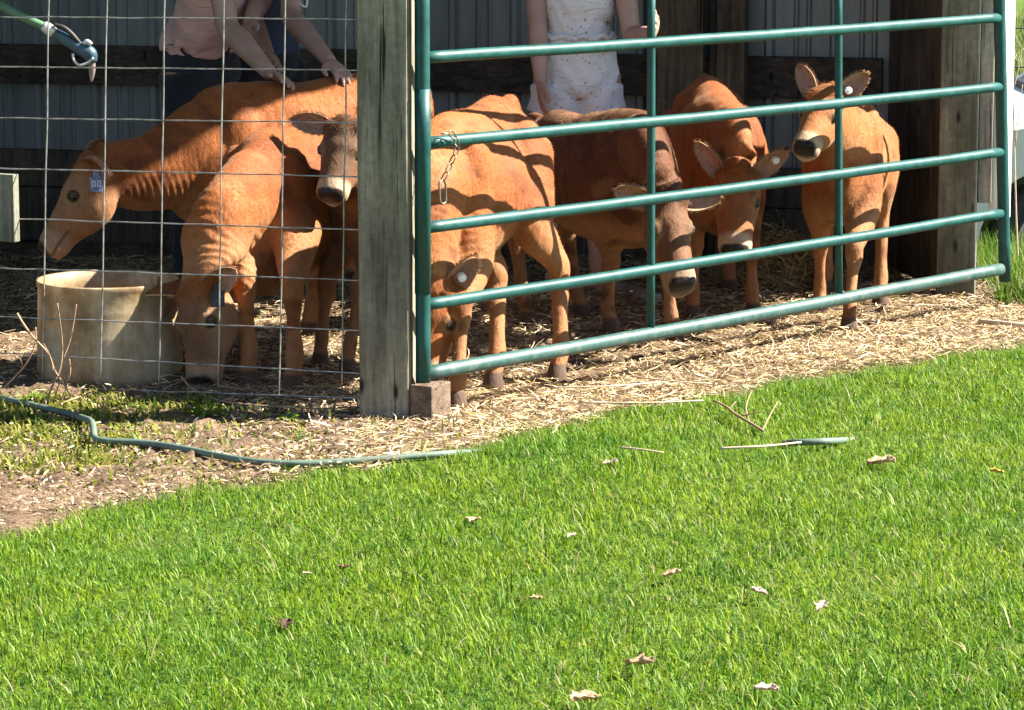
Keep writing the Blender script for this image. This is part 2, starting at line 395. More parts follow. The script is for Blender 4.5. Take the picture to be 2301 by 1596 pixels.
rows = [(-300, -298), (-185, -182), (-75, -71), (38, 43), (150, 158), (265, 276), (378, 397), (490, 516), (602, 629), (712, 742), (793, 838), (866, 894)]
for v0, v1 in rows:
    pts = []
    for u in np.linspace(-330, 812, 46):
        v = v0 + (v1 - v0) * u / 800 + 2.2 * mnoise.noise(Vector((u * 0.012, v0, 3))); pts.append(fence_pt(u, v) + FN * (0.0045 + 0.003 * mnoise.noise(Vector((u * 0.01, v0, 9)))))
    wires.tube(pts, wr, n=6)
fence = wires.build('wire_fence', m_wire, smooth=True)
tag(fence, 'galvanised wire panel fence with rectangular openings left of the corner post', 'fence')
# board fixed on the fence at the left
bp = fence_pt(-28, 462)
brd = MB().box(bp + FN * 0.02, (0.262, 0.03, 0.215), (-FD, FN, UP)).build('fence_board', wood_grey, bevel=0.004)
tag(brd, 'pale grey weathered board end fixed across the wire fence', 'board')

# ------------------------------------------------------------------ green tube gate
m_gate, t, b = mat_new('green_gate_paint'); co = coords(t)
n = N_(t, 'ShaderNodeTexNoise', Scale=14, Detail=9, Roughness=0.75); t.links.new(co, n.inputs[0])
r = ramp(t, n.outputs[0], [(0.34, (0.003, 0.040, 0.037)), (0.62, (0.006, 0.072, 0.066)), (0.76, (0.035, 0.105, 0.095))])
n3 = N_(t, 'ShaderNodeTexNoise', Scale=55, Detail=5, Roughness=0.7); t.links.new(co, n3.inputs[0])
k3 = ramp(t, n3.outputs[0], [(0.66, (0, 0, 0)), (0.74, (1, 1, 1))])
c = mix(t, k3.outputs[0], r.outputs[0], (0.13, 0.14, 0.12)); t.links.new(c, b.inputs['Base Color'])
rr = ramp(t, n.outputs[0], [(0.3, (0.38, 0.38, 0.38)), (0.8, (0.65, 0.65, 0.65))]); t.links.new(rr.outputs[0], b.inputs['Roughness'])
b.inputs['Specular IOR Level'].default_value = 0.4
m_gworn, t, b = mat_new('worn_green_gate_paint'); co = coords(t)
n = N_(t, 'ShaderNodeTexNoise', Scale=22, Detail=9, Roughness=0.75); t.links.new(co, n.inputs[0])
r = ramp(t, n.outputs[0], [(0.36, (0.008, 0.05, 0.046)), (0.52, (0.03, 0.08, 0.07)), (0.7, (0.11, 0.115, 0.10))]); t.links.new(r.outputs[0], b.inputs['Base Color']); b.inputs['Roughness'].default_value = 0.5
def gate_pt(u, v):
    p0 = P(u, v, 10.0); d0 = p0 - V3(0, 0, CAMH)
    tt = np.dot(GATE_A - V3(0, 0, CAMH), GN) / np.dot(d0, GN); return V3(0, 0, CAMH) + d0 * tt
gate = empty('tube_gate', (GATE_A + GATE_B) / 2, 'green six rail metal tube gate closing off the calf pen', 'gate'); gc = (GATE_A + GATE_B) / 2
rails = [((950, -78), (2248, -128)), ((950, 130), (2248, 40)), ((950, 322), (2248, 195)), ((950, 513), (2248, 342)), ((950, 686), (2248, 480)), ((950, 841), (2248, 605))]
RR = 0.0182
for i, (a_, b_) in enumerate(rails):
    p0 = gate_pt(*a_); p1 = gate_pt(*b_)
    pts = [p0 + (p1 - p0) * s_ + UP * (-0.004 * math.sin(math.pi * s_) + 0.002 * mnoise.noise(Vector((s_ * 6, i, 0)))) for s_ in np.linspace(0, 1, 40)]
    rad = np.full(40, RR if i < 5 else 0.0222)
    if i == 1: rad[13] *= 0.9
    MB().loft(pts, rad, rad, n=20, res=1).build('rail', m_gate if i < 5 else m_gworn, gate, smooth=True, origin=gc)
for u0, v0, u1, v1 in ((948, -90, 951, 868), (2243, -140, 2258, 632)):
    MB().tube([gate_pt(u0 + (u1 - u0) * s_, v0 + (v1 - v0) * s_) for s_ in np.linspace(0, 1, 10)], 0.0225, n=20).build('upright', m_gate, gate, smooth=True, origin=gc)
for u0, v0, u1, v1 in ((1466, -95, 1464, 740), (1886, -112, 1887, 660)):
    MB().tube([gate_pt(u0 + (u1 - u0) * s_, v0 + (v1 - v0) * s_) - GN * 0.004 for s_ in np.linspace(0, 1, 6)], 0.0135, n=14).build('brace', m_gate, gate, smooth=True, origin=gc)
# welded collar half way up the left upright
MB().tube([gate_pt(949, 200), gate_pt(950, 300), gate_pt(950, 660)], 0.0242, n=20).build('hinge_sleeve', m_gate, gate, smooth=True, origin=gc)
# chain and snap hook
m_chain = noisy('plated_chain_steel', (0.11, 0.085, 0.055), (0.27, 0.24, 0.19), 40, 0.48, metal=0.8, bumpd=0)
def link_mesh(mb, c, d, nrm_, L=0.030, W=0.017, r=0.0023):
    d = nrm(d); s_ = nrm(np.cross(d, nrm_)); pts = []
    for a_ in np.linspace(0, 2 * math.pi, 17):
        x_ = math.cos(a_); y_ = math.sin(a_)
        pts.append(c + d * (x_ * W / 2 + np.sign(x_) * (L - W) / 2) + s_ * y_ * W / 2)
    mb.loft(pts, r, r, up=nrm(np.cross(d, s_)), n=6, res=1, caps=False)
ch = empty('gate_chain', gate_pt(995, 330), 'short steel chain looped round the second gate rail beside the corner post', 'chain'); co_ = gate_pt(995, 330)
cmb = MB(); path = [gate_pt(975, 300), gate_pt(990, 298), gate_pt(1002, 306), gate_pt(1008, 322), gate_pt(1006, 340), gate_pt(998, 358), gate_pt(990, 376), gate_pt(982, 392), gate_pt(976, 404)]
path = [p + GN * 0.034 for p in path]; pp = resample(np.array(path), 6)
seg = np.r_[0, np.cumsum(np.linalg.norm(np.diff(pp, axis=0), axis=1))]; nl = int(seg[-1] / 0.026)
for i in range(nl):
    s0 = seg[-1] * (i + 0.5) / nl; p = np.array([np.interp(s0, seg, pp[:, k_]) for k_ in range(3)]); q = np.array([np.interp(min(s0 + 0.01, seg[-1]), seg, pp[:, k_]) for k_ in range(3)])
    dd = q - p if np.linalg.norm(q - p) > 1e-6 else p - pp[-3]
    link_mesh(cmb, p, dd, GN if i % 2 else nrm(np.cross(dd, GN)))
cmb.build('chain_links', m_chain, ch, smooth=True, origin=co_)
cb = MB(); cpt = gate_pt(976, 430) + GN * 0.034; link_mesh(cb, cpt, V3(0.05, 0, -1), GN, 0.070, 0.028, 0.0034); cb.build('snap_hook', m_chain, ch, smooth=True, origin=co_)
# ------------------------------------------------------------------ calves
m_coat, t, b = mat_new('calf_coat'); a = N_(t, 'ShaderNodeAttribute', attribute_name='Col')
co = coords(t)
n1 = N_(t, 'ShaderNodeTexNoise', Scale=9, Detail=6, Roughness=0.65); t.links.new(co, n1.inputs[0])
n2 = N_(t, 'ShaderNodeTexNoise', Scale=1.0, Detail=7, Roughness=0.7, Distortion=0.4); t.links.new(coords(t, (70, 70, 26)), n2.inputs[0])
n3 = N_(t, 'ShaderNodeTexNoise', Scale=1.0, Detail=4, Roughness=0.6, Distortion=0.8); t.links.new(coords(t, (26, 26, 9)), n3.inputs[0])
v1 = ramp(t, n1.outputs[0], [(0.3, (0.80, 0.78, 0.76)), (0.7, (1.16, 1.16, 1.14))]); v2 = ramp(t, n2.outputs[0], [(0.3, (0.78, 0.76, 0.74)), (0.7, (1.18, 1.18, 1.18))])
c = mix(t, 1.0, a.outputs['Color'], v1.outputs[0], 'MULTIPLY'); c = mix(t, 1.0, c, v2.outputs[0], 'MULTIPLY'); t.links.new(c, b.inputs['Base Color'])
rg = ramp(t, a.outputs['Alpha'], [(0.0, (0.25, 0.25, 0.25)), (1.0, (0.72, 0.72, 0.72))]); t.links.new(rg.outputs[0], b.inputs['Roughness'])
b.inputs['Specular IOR Level'].default_value = 0.22; b.inputs['Sheen Weight'].default_value = 0.18; b.inputs['Sheen Roughness'].default_value = 0.5; b.inputs['Sheen Tint'].default_value = (1, 0.75, 0.5, 1)
bb = bump(t, b, n3.outputs[0], 0.010, 0.55); bump(t, b, n2.outputs[0], 0.004, 0.7, bb)
m_fur = attr_mat('calf_hair', 0.6, 0.12, 0.25)
m_eye, t, b = mat_new('calf_eye'); b.inputs['Base Color'].default_value = (0.008, 0.006, 0.005, 1); b.inputs['Roughness'].default_value = 0.08
m_lid = noisy('eyelid_skin', (0.055, 0.025, 0.012), (0.10, 0.045, 0.02), 60, 0.6, bumpd=0)
m_tagw = noisy('white_ear_tag', (0.70, 0.70, 0.68), (0.80, 0.80, 0.78), 12, 0.4, bumpd=0)
m_tagb = noisy('blue_ear_tag', (0.05, 0.08, 0.20), (0.30, 0.36, 0.52), 60, 0.4, bumpd=0)
m_tagd = noisy('dark_blue_ear_tag', (0.012, 0.014, 0.03), (0.03, 0.03, 0.055), 30, 0.4, bumpd=0)
def nrm_rows(a): return a / (np.linalg.norm(a, axis=1)[:, None] + 1e-9)
def lerp(a, b, f): return a + (b - a) * f
def colmix(c, c2, f): return c * (1 - f[:, None]) + np.asarray(c2)[None] * f[:, None]

def make_calf(label, rump, withers, poll, muzzle, fn, hoof=None, s=1.0, coat=(0.245, 0.070, 0.014), dark_face=0.0, pale=0.0,
              ears=((0.9, 0.25, 0.0), (0.9, 0.25, 0.0)), tags=(None, None), girth=1.0, tail=True, neck_ctrl=None, seed=0, headw=1.0, neckw=1.0, foldamp=.0011, hq=1.0, ring=.75, no_fur=False, earlen=(1, 1)):
    coat = np.array(coat); hoof = hoof or {}
    h = nrm(V3(withers[0] - rump[0], withers[1] - rump[1], 0)); Lf = V3(-h[1], h[0], 0)
    top0 = rump; top1 = withers; Lw = np.linalg.norm((withers - rump)[:2])
    mb = MB()
    # torso
    st = [(-.20, .045, .07, .10), (-.13, .10, .14, .035), (-.02, .15, .195, .0), (.10, .165, .215, .0), (.28, .150, .205, .012), (.52, .20, .235, .012), (.75, .19, .25, .008), (.95, .165, .262, .0), (1.1, .14, .245, .03), (1.24, .105, .185, .10), (1.33, .055, .10, .18)]
    pts = []; A = []; B = []
    for f, a_, b_, dz in st:
        p = lerp(top0, top1, f); zt = lerp(top0[2], top1[2], np.clip(f, 0, 1)) - dz * s
        p = p + h * ((f < 0) * f * (0.60 * s - Lw) + (f > 1) * (f - 1) * (0.60 * s - Lw))
        pts.append(V3(p[0], p[1], zt - b_ * s)); A.append(a_ * s * girth); B.append(b_ * s)
    mb.loft(pts, A, B, up=UP, n=26, res=5, ridge=0.30)
    # hip and shoulder bones
    for sd in (-1, 1):
        p = lerp(top0, top1, 0.10) + Lf * sd * 0.092 * s; p[2] = top0[2] - 0.145 * s; mb.add(*ellipsoid(p, (0.10 * s, 0.05 * s, 0.07 * s), (h, Lf, UP)))
        p = lerp(top0, top1, -0.16) + Lf * sd * 0.055 * s; p[2] = top0[2] - 0.14 * s; mb.add(*ellipsoid(p, (0.045 * s, 0.035 * s, 0.045 * s)))
        p = lerp(top0, top1, 0.98) + Lf * sd * 0.095 * s; p[2] = top1[2] - 0.21 * s; mb.add(*ellipsoid(p, (0.09 * s, 0.06 * s, 0.16 * s), (h, Lf, UP)))
    # tail head
    p = lerp(top0, top1, -0.13); p[2] = top0[2] - 0.03 * s; mb.add(*ellipsoid(p - UP * .012, (0.05 * s, 0.03 * s, 0.03 * s), (h, Lf, UP)))
    # head frame
    Lh = np.linalg.norm(muzzle - poll); k = (muzzle - poll) / Lh; n_ = np.asarray(fn, float); n_ = nrm(n_ - k * np.dot(n_, k)); sd_ = nrm(np.cross(n_, k))   # sd_ = animal's left? fixed below
    q = max(.86, Lh / 0.33) * 1.06 * hq
    q *= 1.0
    def HP(t_, a_, c_): return poll + k * (t_ * Lh) + sd_ * (a_ * q * headw) + n_ * (c_ * q)
    # neck
    base = withers + h * 0.05 * s - UP * 0.19 * s
    E = HP(0.06, 0, -0.055)
    Ln = np.linalg.norm(E - base)
    c1 = base + h * 0.45 * Ln + UP * (0.05 if E[2] > base[2] else 0.02) if neck_ctrl is None else np.asarray(neck_ctrl, float)
    tt = np.linspace(0, 1, 7)[:, None]; pts = (1 - tt) ** 2 * base + 2 * tt * (1 - tt) * c1 + tt ** 2 * E
    crest = nrm(UP * 0.6 - h * 0.5 * (E[2] < base[2]) + n_ * 0.5 * 0 + UP * 0.3)
    mb.loft(pts, np.array([.125, .112, .098, .086, .077, .070, .062]) * s * neckw, np.array([.165, .165, .155, .142, .128, .112, .095]) * s * neckw, up=crest if abs(np.dot(crest, nrm(E - base))) < 0.93 else -h, n=20, res=4)
    # head
    hs = [(-.07, .042, .045, .055), (.04, .072, .072, .063), (.18, .083, .092, .083), (.36, .083, .103, .095), (.50, .074, .095, .089), (.64, .066, .078, .075), (.78, .061, .065, .063), (.90, .061, .060, .058), (.98, .058, .053, .055), (1.03, .046, .043, .055), (1.055, .028, .026, .055)]
    mb.loft([HP(t_, 0, -c_) for t_, a_, b_, c_ in hs], [a_ * q * headw for _, a_, _, _ in hs], [b_ * q for _, _, b_, _ in hs], up=n_, n=22, res=5)
    for sg in (-1, 1):
        mb.add(*ellipsoid(HP(.36, sg * .058, -.030), (.034 * q, .020 * q, .020 * q), (k, sd_, n_)))       # brow
        mb.add(*ellipsoid(HP(.24, sg * .046, -.080), (.05 * q, .026 * q, .055 * q), (k, sd_, n_)))        # cheek
        mb.add(*ellipsoid(HP(.97, sg * .027, -.022), (.022 * q, .018 * q, .016 * q), (k, sd_, n_)))       # nostril wing
        mb.add(*ellipsoid(HP(.07, sg * .045, -.03), (.030 * q, .035 * q, .03 * q), (k, sd_, n_)))         # ear root
    mb.add(*ellipsoid(HP(.0, 0, -.028), (.035 * q, .05 * q, .03 * q), (k, sd_, n_)))
    mb.add(*ellipsoid(HP(.93, 0, -.088), (.045 * q, .034 * q, .022 * q), (k, sd_, n_)))                   # chin
    # legs
    feet = {}
    def leg(nm, sg, front):
        bp = lerp(top0, top1, 0.97 if front else 0.02) + Lf * sg * (0.088 if front else 0.10) * s
        d = V3(bp[0], bp[1], 0) - (h * 0.03 * s if not front else -h * 0.0)
        ft = hoof.get(nm); ft = d if ft is None else V3(ft[0], ft[1], 0)
        ft[2] = float(terrain(ft[0], ft[1])); z0 = ft[2]; feet[nm] = ft
        zt = (top1 if front else top0)[2]
        if front:
            top = V3(bp[0], bp[1], zt - 0.26 * s); el = lerp(V3(bp[0], bp[1], 0), ft, .25); el[2] = z0 + 0.43 * s; el = el + h * -0.015
            kn = lerp(V3(bp[0], bp[1], 0), ft, .72) + h * .012; kn[2] = z0 + .275 * s
            fe = lerp(V3(bp[0], bp[1], 0), ft, .96); fe[2] = z0 + .105 * s
            pts = [top, el, lerp(el, kn, .5), kn + UP * .03, kn - UP * .015 * s, lerp(kn, fe, .35), lerp(kn, fe, .72), fe, ft + UP * .058 + h * .012, ft + UP * .04 + h * .018, ft + h * .022 + UP * -.005]
            A = np.array([.070, .072, .050, .036, .034, .0235, .0215, .0275, .0255, .031, .037]) * s; B = np.array([.11, .095, .062, .038, .037, .027, .0255, .032, .029, .036, .045]) * s
        else:
            top = V3(bp[0], bp[1], zt - 0.17 * s) + h * .05 * s; stf = lerp(V3(bp[0], bp[1], 0), ft, .3) + h * .115 * s + Lf * sg * .012; stf[2] = z0 + .52 * s
            hk = lerp(V3(bp[0], bp[1], 0), ft, .8) - h * .065 * s; hk[2] = z0 + .335 * s
            fe = ft - h * .02 * s; fe = V3(fe[0], fe[1], z0 + .105 * s)
            pts = [top, stf, lerp(stf, hk, .55), hk + UP * .02 + h * .004, hk - UP * .03 * s + h * .006, lerp(hk, fe, .4), lerp(hk, fe, .75), fe, ft + UP * .058 + h * .008, ft + UP * .04 + h * .014, ft + h * .02 + UP * -.005]
            A = np.array([.085, .070, .048, .034, .031, .0265, .025, .0295, .027, .031, .037]) * s; B = np.array([.13, .115, .068, .047, .042, .031, .028, .033, .029, .036, .045]) * s
        mb.loft(pts, A, B, up=h, n=16, res=5)
        if not front: mb.add(*ellipsoid(hk - h * .028 * s + UP * .025 * s, (.022 * s, .02 * s, .03 * s), (h, Lf, UP)))
        else: mb.add(*ellipsoid(kn + h * .008, (.033 * s, .036 * s, .045 * s), (h, Lf, UP)))
    for nm, sg, fr in (('LF', 1, True), ('RF', -1, True), ('LH', 1, False), ('RH', -1, False)): leg(nm, sg, fr)
    if tail:
        b0 = lerp(top0, top1, -0.18) + Lf * 0.0; b0[2] = top0[2] - 0.05 * s
        tp = [b0, b0 - h * .035 * s - UP * .03, b0 - h * .055 * s - UP * .12 * s, b0 - h * .05 * s - UP * .26 * s, b0 - h * .045 * s + Lf * .01 - UP * .40 * s, b0 - h * .04 * s - UP * .50 * s]
        mb.loft(tp, np.array([.026, .022, .017, .014, .020, .010]) * s, n=10, res=5)
    V, N, ff, lt = remeshed(mb, 0.0068, 14, 0.5)
    # coat folds: small real relief on neck, shoulder, flank
    ph = seed * 3.7
    dsp = np.zeros(len(V))
    rel = V - withers
    for f1, f2, am in ((31, 9, .0022), (55, 14, .0014), (17, 6, .003)):
        dsp += am * np.sin(f1 * (V @ h) + 2.0 * np.sin(f2 * V[:, 2] + ph) + 7 * (V @ Lf)) * np.sin(f2 * V[:, 2] * 1.3 + 5 * (V @ h) + ph)
    th = (V - poll) @ k / Lh; nc = ((V - poll) @ n_) / q; sc_ = ((V - poll) @ sd_) / (q * headw)
    inhead = (th > -0.1) & (th < 1.12) & (np.abs(sc_) < .115 - .030 * np.clip(th, 0, 1)) & (nc > -.205 + .075 * np.clip(th, 0, 1)) & (nc < .08)
    zrel = V[:, 2]
    body_w = np.where(inhead, 0, 1) * sstep(.30 * s, .5 * s, zrel)
    na_ = E - base; nl_ = np.linalg.norm(na_); na_ = na_ / nl_; tn = (V - base) @ na_ / nl_
    nkm = sstep(.12, .35, tn) * sstep(1.0, .85, tn) * (np.linalg.norm((V - base) - np.outer((V - base) @ na_, na_), axis=1) < .24 * s)
    sl = (V - base) @ na_
    dsp_n = foldamp * np.sin(sl * 235 + 2.6 * np.sin(13 * V[:, 2] + 17 * (V @ Lf) + ph) + 1.2 * np.sin(41 * V[:, 2] - 30 * (V @ Lf))) * (.5 + .5 * np.sin(23 * (V @ Lf) + 17 * V[:, 2] + ph)) * nkm
    fr_ = ((V - rump) @ h) / Lw; rib = .0011 * np.sin(((V - rump) @ h) * 150 + 10 * V[:, 2]) * sstep(.25, .4, fr_) * sstep(.95, .8, fr_) * np.abs(N @ Lf)
    dsp = dsp + rib
    V = V + N * (dsp * body_w + dsp_n * np.where(inhead, 0, 1))[:, None]
    # ---- coat colours (patches of the animal itself, plus shade painted on one calf's face)
    C = np.tile(coat, (len(V), 1))
    red = coat * np.array([.80, .66, .55]); palec = np.array([.33, .17, .075])
    topd = sstep(-.10 * s, -.01 * s, zrel - np.minimum(top0[2], top1[2])) * (~inhead)
    patch = 0.5 + 0.5 * np.sin(5.1 * (V @ h) + 3 * np.sin(4 * zrel + ph) + ph)
    C = colmix(C, red, 0.8 * patch * body_w)
    low = sstep(.55 * s, .38 * s, zrel) * (~inhead); C = colmix(C, palec * 0.85, low * .60)
    belly = sstep(-.35, -.9, N[:, 2]) * body_w; C = colmix(C, palec, belly * .55)
    st1 = np.sin(9 * V[:, 0] + 4 * np.sin(7 * V[:, 2] + ph)) * np.sin(11 * V[:, 2] + 3 * np.sin(8 * V[:, 1] + ph) + ph) + .6 * np.sin(31 * V[:, 0] + 2 * np.sin(27 * V[:, 2])) * np.sin(29 * V[:, 2] + 24 * V[:, 1])
    C = colmix(C, coat * np.array([.50, .42, .40]), sstep(.45, 1.0, st1) * .75 * np.where(inhead, .3, 1)); C = colmix(C, palec, sstep(.6, 1.2, -st1) * .35 * body_w)
    hf = sstep(.062, .05, zrel); C = colmix(C, (.05, .035, .028), hf * .9)
    ih = inhead.astype(float)
    frontm = sstep(.078, .040, np.abs(sc_)) * sstep(-.10, -.03, nc)
    if pale: C = colmix(C, (.30, .20, .115), ih * pale * sstep(.0, .25, th) * (1 - .6 * frontm * (dark_face > 0)))
    if dark_face: C = colmix(C, (.07, .042, .026), ih * dark_face * sstep(.02, .20, th) * sstep(.95, .7, th) * (.35 + .65 * frontm))
    C = colmix(C, coat * .55, ih * sstep(.18, .02, th) * sstep(-.06, 0, nc) * .6)
    ring_ = ih * sstep(.76, .86, th); C = colmix(C, (.42, .33, .23), ring_ * ring)
    nose = ih * sstep(.94, .96, th) * sstep(-.068, -.058, nc) * sstep(.050, .042, np.abs(sc_)); C = colmix(C, (.012, .009, .009), nose)
    for sg in (-1, 1):
        de = np.sqrt(((th - .395) * Lh / q) ** 2 + (sc_ - sg * .070) ** 2 + (nc + .040) ** 2)
        C = colmix(C, (.26, .17, .09), ih * sstep(.046, .030, de) * .4); C = colmix(C, (.03, .02, .015), ih * sstep(.026, .020, de))
        dn = np.sqrt(((th - 1.0) * Lh / q * .9) ** 2 + (sc_ - sg * .036) ** 2 + ((nc + .034) * .8) ** 2); C = colmix(C, (.004, .003, .003), ih * sstep(.018, .012, dn))
    mouth = ih * (th > .72) * np.exp(-((nc + .079 - .012 * np.cos((th - 1) * 6)) / .0042) ** 2) * (th < 1.06); C = colmix(C, (.035, .02, .015), mouth * .9)
    alpha = 1 - nose
    cols = np.concatenate([C, alpha[:, None]], 1)
    root_p = (feet['LF'] + feet['RF'] + feet['LH'] + feet['RH']) / 4
    root = empty('calf', root_p, label, 'calf', 'young brown calves in the pen')
    link('body', mesh_np('calf_body', V - root_p, ff, lt, m_coat, True, cols), root)
    # ---- eyes
    for sg in (-1, 1):
        MB().add(*ellipsoid(HP(.395, sg * .0715, -.042), (.0160 * q, .0115 * q, .0135 * q), (k, sd_, n_))).build('eye', m_eye, root, smooth=True, origin=root_p)
        MB().add(*ellipsoid(HP(.395, sg * .0700, -.0415) - k * (.0075 * q), (.0125 * q, .0150 * q, .0185 * q), (k, sd_, n_))).build('eyelid', m_lid, root, smooth=True, origin=root_p)
    # ---- ears: cupped leaves with thickness
    ear_hair = []
    for ei, sg in enumerate((-1, 1)):
        out, back, fwd = ears[ei]
        d = nrm(sd_ * sg * out - k * back + n_ * fwd); base_e = HP(.075, sg * .062, -.030)
        face = nrm(n_ * 0.8 + k * 0.5 + sd_ * sg * 0.6); face = nrm(face - d * np.dot(face, d)); wv = np.cross(d, face)
        El = .140 * s * earlen[ei]; Vt = []; nu_, nv_ = 14, 9
        for i in range(nu_):
            u_ = i / (nu_ - 1); wid = .062 * s * (u_ + .10) ** .45 * (1 - u_) ** .60 * (1.12 if u_ < .5 else 1.12) + .0012
            for j in range(nv_):
                x_ = (j / (nv_ - 1) * 2 - 1); cup = -.040 * s * (1 - abs(x_) ** 1.6) * (1 - .55 * u_)
                Vt.append(base_e + d * (u_ * El) + wv * (x_ * wid * (1 if u_ < 1 else 0)) + face * (cup + .012 * s * u_ * u_))
        Vt = np.array(Vt); th_ = .0095 * s; Vb = Vt - face * th_; nvv = len(Vt); Fe = []
        for i in range(nu_ - 1):
            for j in range(nv_ - 1):
                a = i * nv_ + j; Fe.append((a, a + 1, a + nv_ + 1, a + nv_)); Fe.append((nvv + a, nvv + a + nv_, nvv + a + nv_ + 1, nvv + a + 1))
        bd = [i * nv_ for i in range(nu_)] + [(nu_ - 1) * nv_ + j for j in range(1, nv_)] + [i * nv_ + nv_ - 1 for i in range(nu_ - 2, -1, -1)] + [j for j in range(nv_ - 2, 0, -1)]
        for i in range(len(bd)): a = bd[i]; c2 = bd[(i + 1) % len(bd)]; Fe.append((a, nvv + a, nvv + c2, c2))
        Va = np.vstack([Vt, Vb]); jj = np.tile(np.abs(np.linspace(-1, 1, nv_)), nu_); inner = np.array([.40, .22, .16])
        ec = np.vstack([np.where(jj[:, None] > .8, np.array([.38, .24, .13]), inner), np.tile(coat * .72, (nvv, 1))])
        ec = np.concatenate([ec, np.ones((len(ec), 1))], 1)
        rr = np.random.default_rng(50 + seed * 2 + ei); NE = 1500; ui = rr.integers(0, nvv, NE); src = np.where(rr.random(NE)[:, None] < .75, Vb[ui], Vt[ui])
        edge_ = np.abs(jj[ui]) > .8; dirv = d[None] * 1.0 - face[None] * np.where(edge_, .2, .35)[:, None] + wv[None] * (np.sign(np.tile(np.linspace(-1, 1, nv_), nu_)[ui]) * np.where(edge_, .7, .1))[:, None] + rr.normal(0, .25, (NE, 3))
        src = src + rr.normal(0, .0025, (NE, 3)); dirv /= np.linalg.norm(dirv, axis=1)[:, None]; le = rr.uniform(.005, .012, NE)[:, None]; sw = np.cross(dirv, face) * .0009
        ETV = np.stack([src - sw, src + sw, src + dirv * le], 1).reshape(-1, 3); ETC = np.repeat(np.where(edge_[:, None], np.array([.36, .22, .12]), coat * .75) * rr.uniform(.7, 1.3, (NE, 1)), 3, 0); ear_hair.append((ETV, ETC))
        me = mesh_np('calf_ear', Va - root_p, np.array([x_ for f in Fe for x_ in f]), np.array([len(f) for f in Fe]), m_coat, True, ec)
        link('ear', me, root)
        if tags[ei]:
            kind, pos = tags[ei]; c0 = base_e + d * (El * pos[0]) + wv * (pos[1] * .03) + face * (.004 * s)
            if kind == 'button':
                tb_ = MB(); tb_.loft([c0 - face * .012, c0 + face * .004, c0 + face * .007], np.array([.0135, .0135, .012]), up=wv, n=20, res=1); tb_.loft([c0 + face * .007, c0 + face * .0085], np.array([.0035, .003]), up=wv, n=10, res=1)
                tb_.build('ear_tag', m_tagw, root, smooth=False, origin=root_p)
            else:
                tb_ = MB(); hang = V3(0, 0, -1); sx = nrm(np.cross(hang, V3(0.25, -1, 0))); nx_ = np.cross(sx, hang)
                c1_ = c0 - V3(0, 0, .004) + nx_ * .01; sgn = 1 if nx_[1] < 0 else -1; c1_ = c0 + nx_ * .012 * sgn
                tb_.box(c1_ - UP * .012, (.020, .004, .024), (sx, nx_, UP)); tb_.box(c1_ - UP * .048, (.044, .004, .052), (sx, nx_, UP))
                tb_.build('ear_tag', m_tagb if kind == 'blue' else m_tagd, root, origin=root_p, bevel=.001)
                if kind == 'blue':
                    mk = MB()
                    for kx in (-.009, .009):
                        cc = c1_ - UP * .045 + sx * kx + nx_ * sgn * .003
                        for (dx, dz, wx_, wz_) in ((0, .009, .010, .003), (0, -.009, .010, .003), (-.005, 0, .003, .02), (.005, 0, .003, .02)):
                            mk.box(cc + sx * dx + UP * dz, (wx_, .0012, wz_), (sx, nx_, UP))
                    mk.build('tag_marking', m_tagw, root, origin=root_p)
    # ---- short hair over the coat, real little blades lying along the body
    if not no_fur:
        rng = np.random.default_rng(100 + seed); NF = 52000
        tri = np.array_split(ff, 1)[0]; starts = np.r_[0, np.cumsum(lt)[:-1]]
        a0 = V[ff[starts]]; a1 = V[ff[starts + 1]]; a2 = V[ff[starts + 2]]
        pick = rng.integers(0, len(starts), NF); r1 = rng.random((NF, 1)); r2 = rng.random((NF, 1))
        vi = ff[starts[pick]]; pos = a0[pick] + (a1[pick] - a0[pick]) * r1 * .9 + (a2[pick] - a1[pick]) * r2 * .9; nn = N[vi]
        flow = -h * .8 + UP * -.6
        fl = np.tile(flow, (NF, 1)); hd = inhead[vi]; fl[hd] = k * .2 - n_ * .1 + UP * -.3
        swirl = np.stack([np.sin(11 * pos[:, 2] + 6 * pos[:, 0] + ph), np.cos(9 * pos[:, 0] - 7 * pos[:, 1]), np.sin(8 * pos[:, 1] + 10 * pos[:, 0])], 1) * .55
        fl = fl + swirl + rng.normal(0, .28, (NF, 3)); fl -= nn * np.sum(fl * nn, 1)[:, None]; fl /= np.linalg.norm(fl, axis=1)[:, None] + 1e-9
        keep = (cols[vi, 3] > .5) & (pos[:, 2] > .07) & ~(hd & (th[vi] > .80)); 
        for sg in (-1, 1): keep &= np.linalg.norm(pos - HP(.395, sg * .0715, -.042), axis=1) > .026
        pos, nn, fl, vi, hd = pos[keep], nn[keep], fl[keep], vi[keep], hd[keep]; M = len(pos)
        tuft = hd & (th[vi] < .17) & (nc[vi] > -.06); fl = np.where(tuft[:, None], nrm_rows(fl + rng.normal(0, .9, (M, 3))), fl)
        ln = rng.uniform(.008, .017, M) * np.where(tuft, 1.6, np.where(hd, .55, 1.0)) * np.where(pos[:, 2] < .4, .7, 1); lift = rng.uniform(.08, .34, M)
        tip = pos + (fl + nn * lift[:, None]) * ln[:, None]; sdv = np.cross(fl, nn) * (rng.uniform(.0006, .0011, M)[:, None])
        VV = np.stack([pos - sdv - nn * .0008, pos + sdv - nn * .0008, tip], 1).reshape(-1, 3)
        VV = np.concatenate([VV] + [e_[0] for e_ in ear_hair])
        hc = cols[vi, :3] * rng.uniform(.78, 1.28, (M, 1)); hc = np.concatenate([np.repeat(hc, 3, 0)] + [e_[1] for e_ in ear_hair]); M = len(VV) // 3
        fo = link('short_hair', mesh_np('calf_hair', VV - root_p, np.arange(3 * M), np.full(M, 3), m_fur, False, hc), root); fo['kind'] = 'stuff'
    return root

